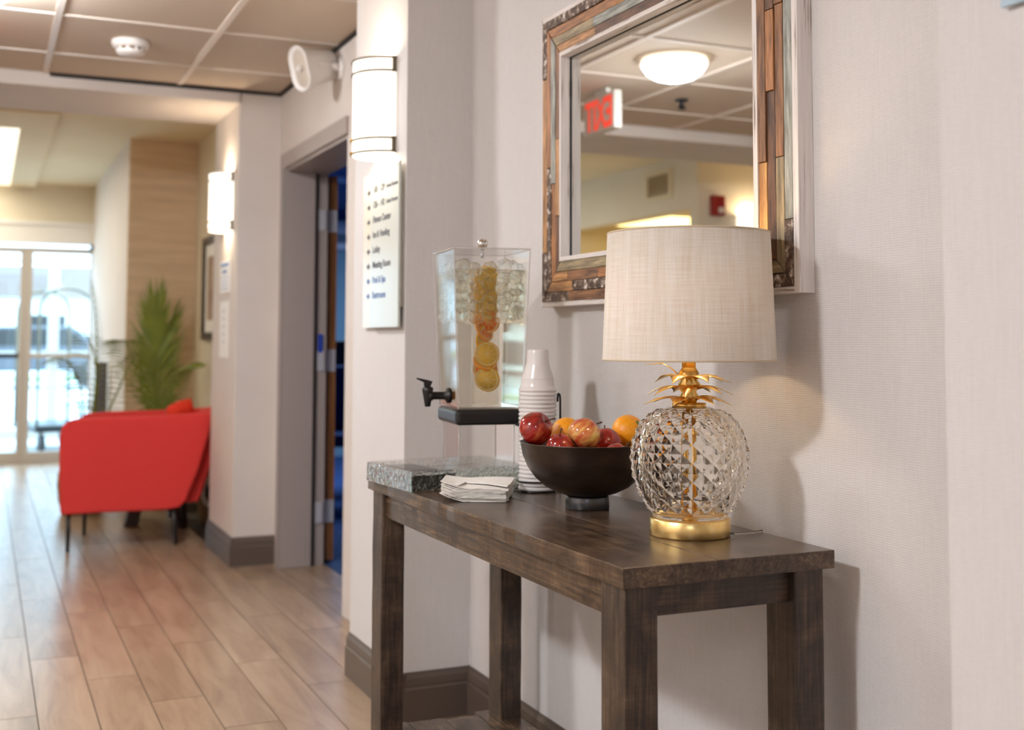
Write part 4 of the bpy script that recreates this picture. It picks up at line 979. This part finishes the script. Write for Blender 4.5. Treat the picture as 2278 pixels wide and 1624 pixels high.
# spigot on the face toward the hall
sy_, szz = .075, .034+ZB
X_ = Matrix.Rotation(-PI/2, 3, 'Y')
MB().lathe([(0, -.004), (.017, -.004), (.019, 0), (.018, .006), (.011, .010), (.0095, .014), (.0095, .040), (.012, .042), (.012, .052), (0, .054)], 28, (.012, sy_, szz), mtx=X_).build('spigot_body', M['black'], dp)
MB().lathe([(0, -.014), (.010, -.014), (.010, -.004), (0, -.004)], 16, (.013, sy_, szz), mtx=X_).build('lock_nut', mat('amber_nut', (196, 130, 70), .3, 0, Transmission_Weight=.5), dp)
MB().lathe([(0, -.026), (.0065, -.026), (.009, -.012), (.013, .010), (.0135, .018), (.010, .021), (0, .022)], 24, (-.041, sy_, szz)).build('spout', M['black'], dp)
MB().prism([(-.036, sy_-.006, szz+.020), (-.030, sy_-.006, szz+.034), (-.044, sy_-.006, szz+.038), (-.068, sy_-.006, szz+.043), (-.069, sy_-.006, szz+.040), (-.051, sy_-.006, szz+.032), (-.050, sy_-.006, szz+.020)], (0, .012, 0)).build('lever', M['black'], dp, .0015)

# ------------------------------------------------------------------ red armchair
ac_ = thing('armchair', 'bright red upholstered armchair on thin dark legs in lobby', 'armchair', (0, 0, 0))
# plan axes: front legs toward the open lobby, back toward the wall
pO = Vector((.424, 6.53, 0)); pX = Vector((.985, .02, 0)).normalized(); pY = Vector((.22, .975, 0)).normalized()
def cpt(a, b, z): return pO+pX*a+pY*b+Vector((0, 0, z))
def side_panel(b0, b1, name):
    out = [(-.035, .205), (-.045, .40), (-.048, .60), (-.036, .655), (.0, .682), (.12, .690), (.40, .692), (.60, .698), (.70, .705), (.735, .695), (.72, .60), (.665, .40), (.60, .235), (.565, .200), (.50, .192), (.2, .196), (-.02, .196)]
    mb = MB(); mb.prism([cpt(a, b0, z) for a, z in out], pY*(b1-b0)); return mb.build(name, M['red'], ac_, .014, 3)
side_panel(-.02, .085, 'arm'); side_panel(.50, .605, 'arm')
mb = MB(); bo = [(.57, .215), (.66, .215), (.735, .45), (.755, .70), (.72, .715), (.64, .70), (.60, .45)]
mb.prism([cpt(a, .06, z) for a, z in bo], pY*.47); mb.build('backrest', M['red'], ac_, .012, 2)
mb = MB(); mb.prism([cpt(a, .088, z) for a, z in ((-.02, .21), (.6, .21), (.6, .40), (-.02, .42))], pY*.41); mb.build('seat', M['red'], ac_, .02, 2)
for a, b, da in ((.0, .03, -.0), (.0, .575, 0), (.53, .03, .02), (.53, .575, .02)):
    MB().tube([cpt(a, b, .21), cpt(a+da, b, .0)], [.014, .010], 10).build('leg', M['darkleg'], ac_)
pl = thing('throw_pillow', 'orange red pillow lying on the armchair back corner', 'pillow', (1.02, 6.80, .665))
b = MB(); n = 12; vs = []
for s_ in (1, -1):
    for i in range(n+1):
        for j in range(n+1):
            u, v = i/n*2-1, j/n*2-1
            t_ = (max(0, (1-u**4)*(1-v**4)))**.5*.045
            vs.append((u*.09*(1-.10*v*v), s_*t_, v*.10*(1-.08*u*u)))
N1 = n+1; fs = []
for i in range(n):
    for j in range(n):
        k = i*N1+j; fs += [(k, k+1, k+N1+1, k+N1), (k+N1*N1, k+N1*N1+N1, k+N1*N1+N1+1, k+N1*N1+1)]
b.add(vs, fs, True); o = b.build('cover', M['redpillow'], pl); o.rotation_euler = (.3, -.3, .5); 
# ------------------------------------------------------------------ low table behind the chair, basket planter, palms
ct = thing('coffee_table', 'dark wood low table with splayed legs behind the armchair', 'table', (1.0, 7.38, 0))
MB().lathe([(0, .40), (.24, .40), (.25, .415), (.24, .43), (0, .43)], 40).build('tabletop', M['espresso'], ct)
for a, b_ in ((-.16, -.12), (.10, -.22), (.12, .16), (-.12, .18)):
    MB().prism([(a*.6-.02, b_*.6-.02, .40), (a*.6+.05, b_*.6-.02, .40), (a*1.05+.03, b_*1.05, 0), (a*1.05-.05, b_*1.05, 0)], (0, .045, 0)).build('leg', M['espresso'], ct, .004)
def planter(loc, label, r, h_, white_ring=False):
    t = thing('planter_basket', label, 'planter', loc)
    MB().lathe([(0, 0), (r*.78, 0), (r*.92, h_*.3), (r, h_*.7), (r*.96, h_), (r*.90, h_), (r*.93, h_*.7), (r*.8, h_*.12), (0, h_*.1)], 36).build('basket', M['wicker'], t)
    MB().lathe([(0, h_*.88), (r*.9, h_*.88)], 24).build('soil', M['soil'], t)
    if white_ring:
        c = Vector((-.02, -r-.03, h_*.68)); MB().tube([c+Vector((.052*math.cos(2*PI*i/24)*.75, .012*math.sin(2*PI*i/12)*.3, .075*math.sin(2*PI*i/24))) for i in range(25)], .011, 8).build('rope_handle', M['paper'], t)
        MB().lathe([(0, 0), (.036, 0), (.036, .012), (0, .012)], 20, c+Vector((0, .02, 0)), mtx=Matrix.Rotation(PI/2, 3, 'X')).build('handle_hole', M['shadow'], t)
    return t
planter((1.12, 8.05, 0), 'wicker planter of the tall palm, beside tan pillar', .165, .27)
planter((.60, 8.0, 0), 'wicker planter of the arching palm before the entrance', .15, .26)
bk = planter((1.275, 7.25, 0), 'tan basket with a white rope ring behind the red chair', .075, .29, True)
def frond(parent, p0, p1, p2, ll, n=26, droop=.35, spread=1.0, wid=.012, up=.5):
    mb = MB(); pts = bez(p0, p1, p2, n); mb.tube(pts, [.008*(1-.8*i/n)+.0015 for i in range(n+1)], 6)
    for i in range(int(n*.28), n+1):
        t_ = (pts[min(i+1, n)]-pts[max(i-1, 0)]).normalized(); sd = t_.cross(Vector((0, 0, 1)))
        if sd.length < .2: sd = Vector((1, 0, 0))
        sd.normalize(); nn = sd.cross(t_); u = (i/n-.28)/.72; L_ = ll*(.45+1.1*u*(1-u)*2.2)*(1 if u < .9 else .8)
        for s_ in (-1, 1):
            d = (t_*up+sd*s_*spread+Vector((0, 0, .0))).normalized(); a = pts[i]; w = t_*wid*.6
            m_ = a+d*L_*.5+Vector((0, 0, -droop*L_*.12)); e = a+d*L_+Vector((0, 0, -droop*L_*.5))
            mb.add([a-w*.5, a+w*.5, m_+w, m_-w, e], [(0, 1, 2, 3), (3, 2, 4)])
    return mb.build('frond', M['frond'], parent, fix=False)
pA = thing('palm_plant', 'tall upright green palm before the tan pillar', 'plant', (1.12, 8.05, .24))
def PA(x, y, z): return (x-1.12, y-8.05, z-.24)
R_ = PA(1.10, 8.05, .24)
def feather(parent, pts, ll, n, wid, ang0, ang1):
    """upright frond fanned in the plane facing the hall: leaflets leave the rib at ang0 (foot) to ang1 (tip)"""
    mb = MB(); p = bez(*pts, n); mb.tube(p, [.011*(1-.8*i/n)+.002 for i in range(n+1)], 6)
    side = Vector((.93, -.36, 0)); up = Vector((0, 0, 1)); dep = Vector((.36, .93, 0))
    for i in range(int(n*.35), n+1):
        u = (i/n-.35)/.65; L_ = ll*(.35+.65*math.sin(PI*min(1, u*.62+.1)))
        for s_ in (-1, 1):
            a = ang0+(ang1-ang0)*u; d = side*s_*math.sin(a)+up*math.cos(a)+dep*random.uniform(-.25, .25); d.normalize()
            w = (up if a > .6 else side)*wid; q = p[i]; m_ = q+d*L_*.5+up*.012; e = q+d*L_-up*L_*.06*a
            mb.add([q-w*.35, q+w*.35, m_+w*.5, m_-w*.5, e], [(0, 1, 2, 3), (3, 2, 4)])
    return mb.build('frond', M['frond'], parent, fix=False)
feather(pA, [R_, PA(1.00, 8.0, .8), PA(1.035, 7.95, 1.24)], .35, 46, .022, .92, .10)
feather(pA, [R_, PA(1.02, 8.06, .8), PA(1.12, 8.02, 1.16)], .30, 34, .020, .9, .35)
frond(pA, R_, PA(1.06, 7.7, 1.0), PA(1.30, 7.75, .95), .13, 30, .9, .8, .012, .35)
frond(pA, R_, PA(1.02, 7.6, .9), PA(1.17, 7.6, .93), .12, 24, .7, .8, .010, .5)
frond(pA, R_, PA(.86, 7.8, 1.1), PA(.80, 7.7, 1.10), .20, 30, .5, .9, .010, .4)
pB = thing('palm_plant', 'thin dark palm with arching fronds before the entrance glass', 'plant', (.60, 8.0, .24))
def PB(x, y, z): return (x-.60, y-8.0, z-.24)
frond(pB, PB(.60, 8.0, .24), PB(.70, 7.7, .9), PB(.60, 7.6, 1.44), .10, 26, .1, .5, .010, 1.2)
frond(pB, PB(.60, 8.0, .24), PB(.62, 7.65, 1.10), PB(.34, 7.55, .97), .14, 26, .8, .9, .007, .35)
frond(pB, PB(.60, 8.0, .24), PB(.72, 7.6, .95), PB(.55, 7.5, 1.15), .22, 26, .5, 1, .006, .3)
frond(pB, PB(.60, 8.0, .24), PB(.55, 7.6, .8), PB(.52, 7.4, .72), .14, 24, .6, .9, .007, .4)
frond(pB, PB(.60, 8.0, .24), PB(.80, 7.6, .9), PB(.86, 7.5, 1.02), .16, 24, .6, .9, .006, .4)

bn = thing('slim_pedestal', 'slim dark grey pedestal by the sunlit lobby wall', 'pedestal', (.835, 9.5, 0))
MB().bb((-.06, -.06, 0), (.045, .06, .03)).build('foot', M['darkleg'], bn, .004)
MB().bb((-.045, -.03, .03), (.040, .03, .93)).build('column', mat('grey_pedestal', (84, 84, 92), .5), bn, .006)
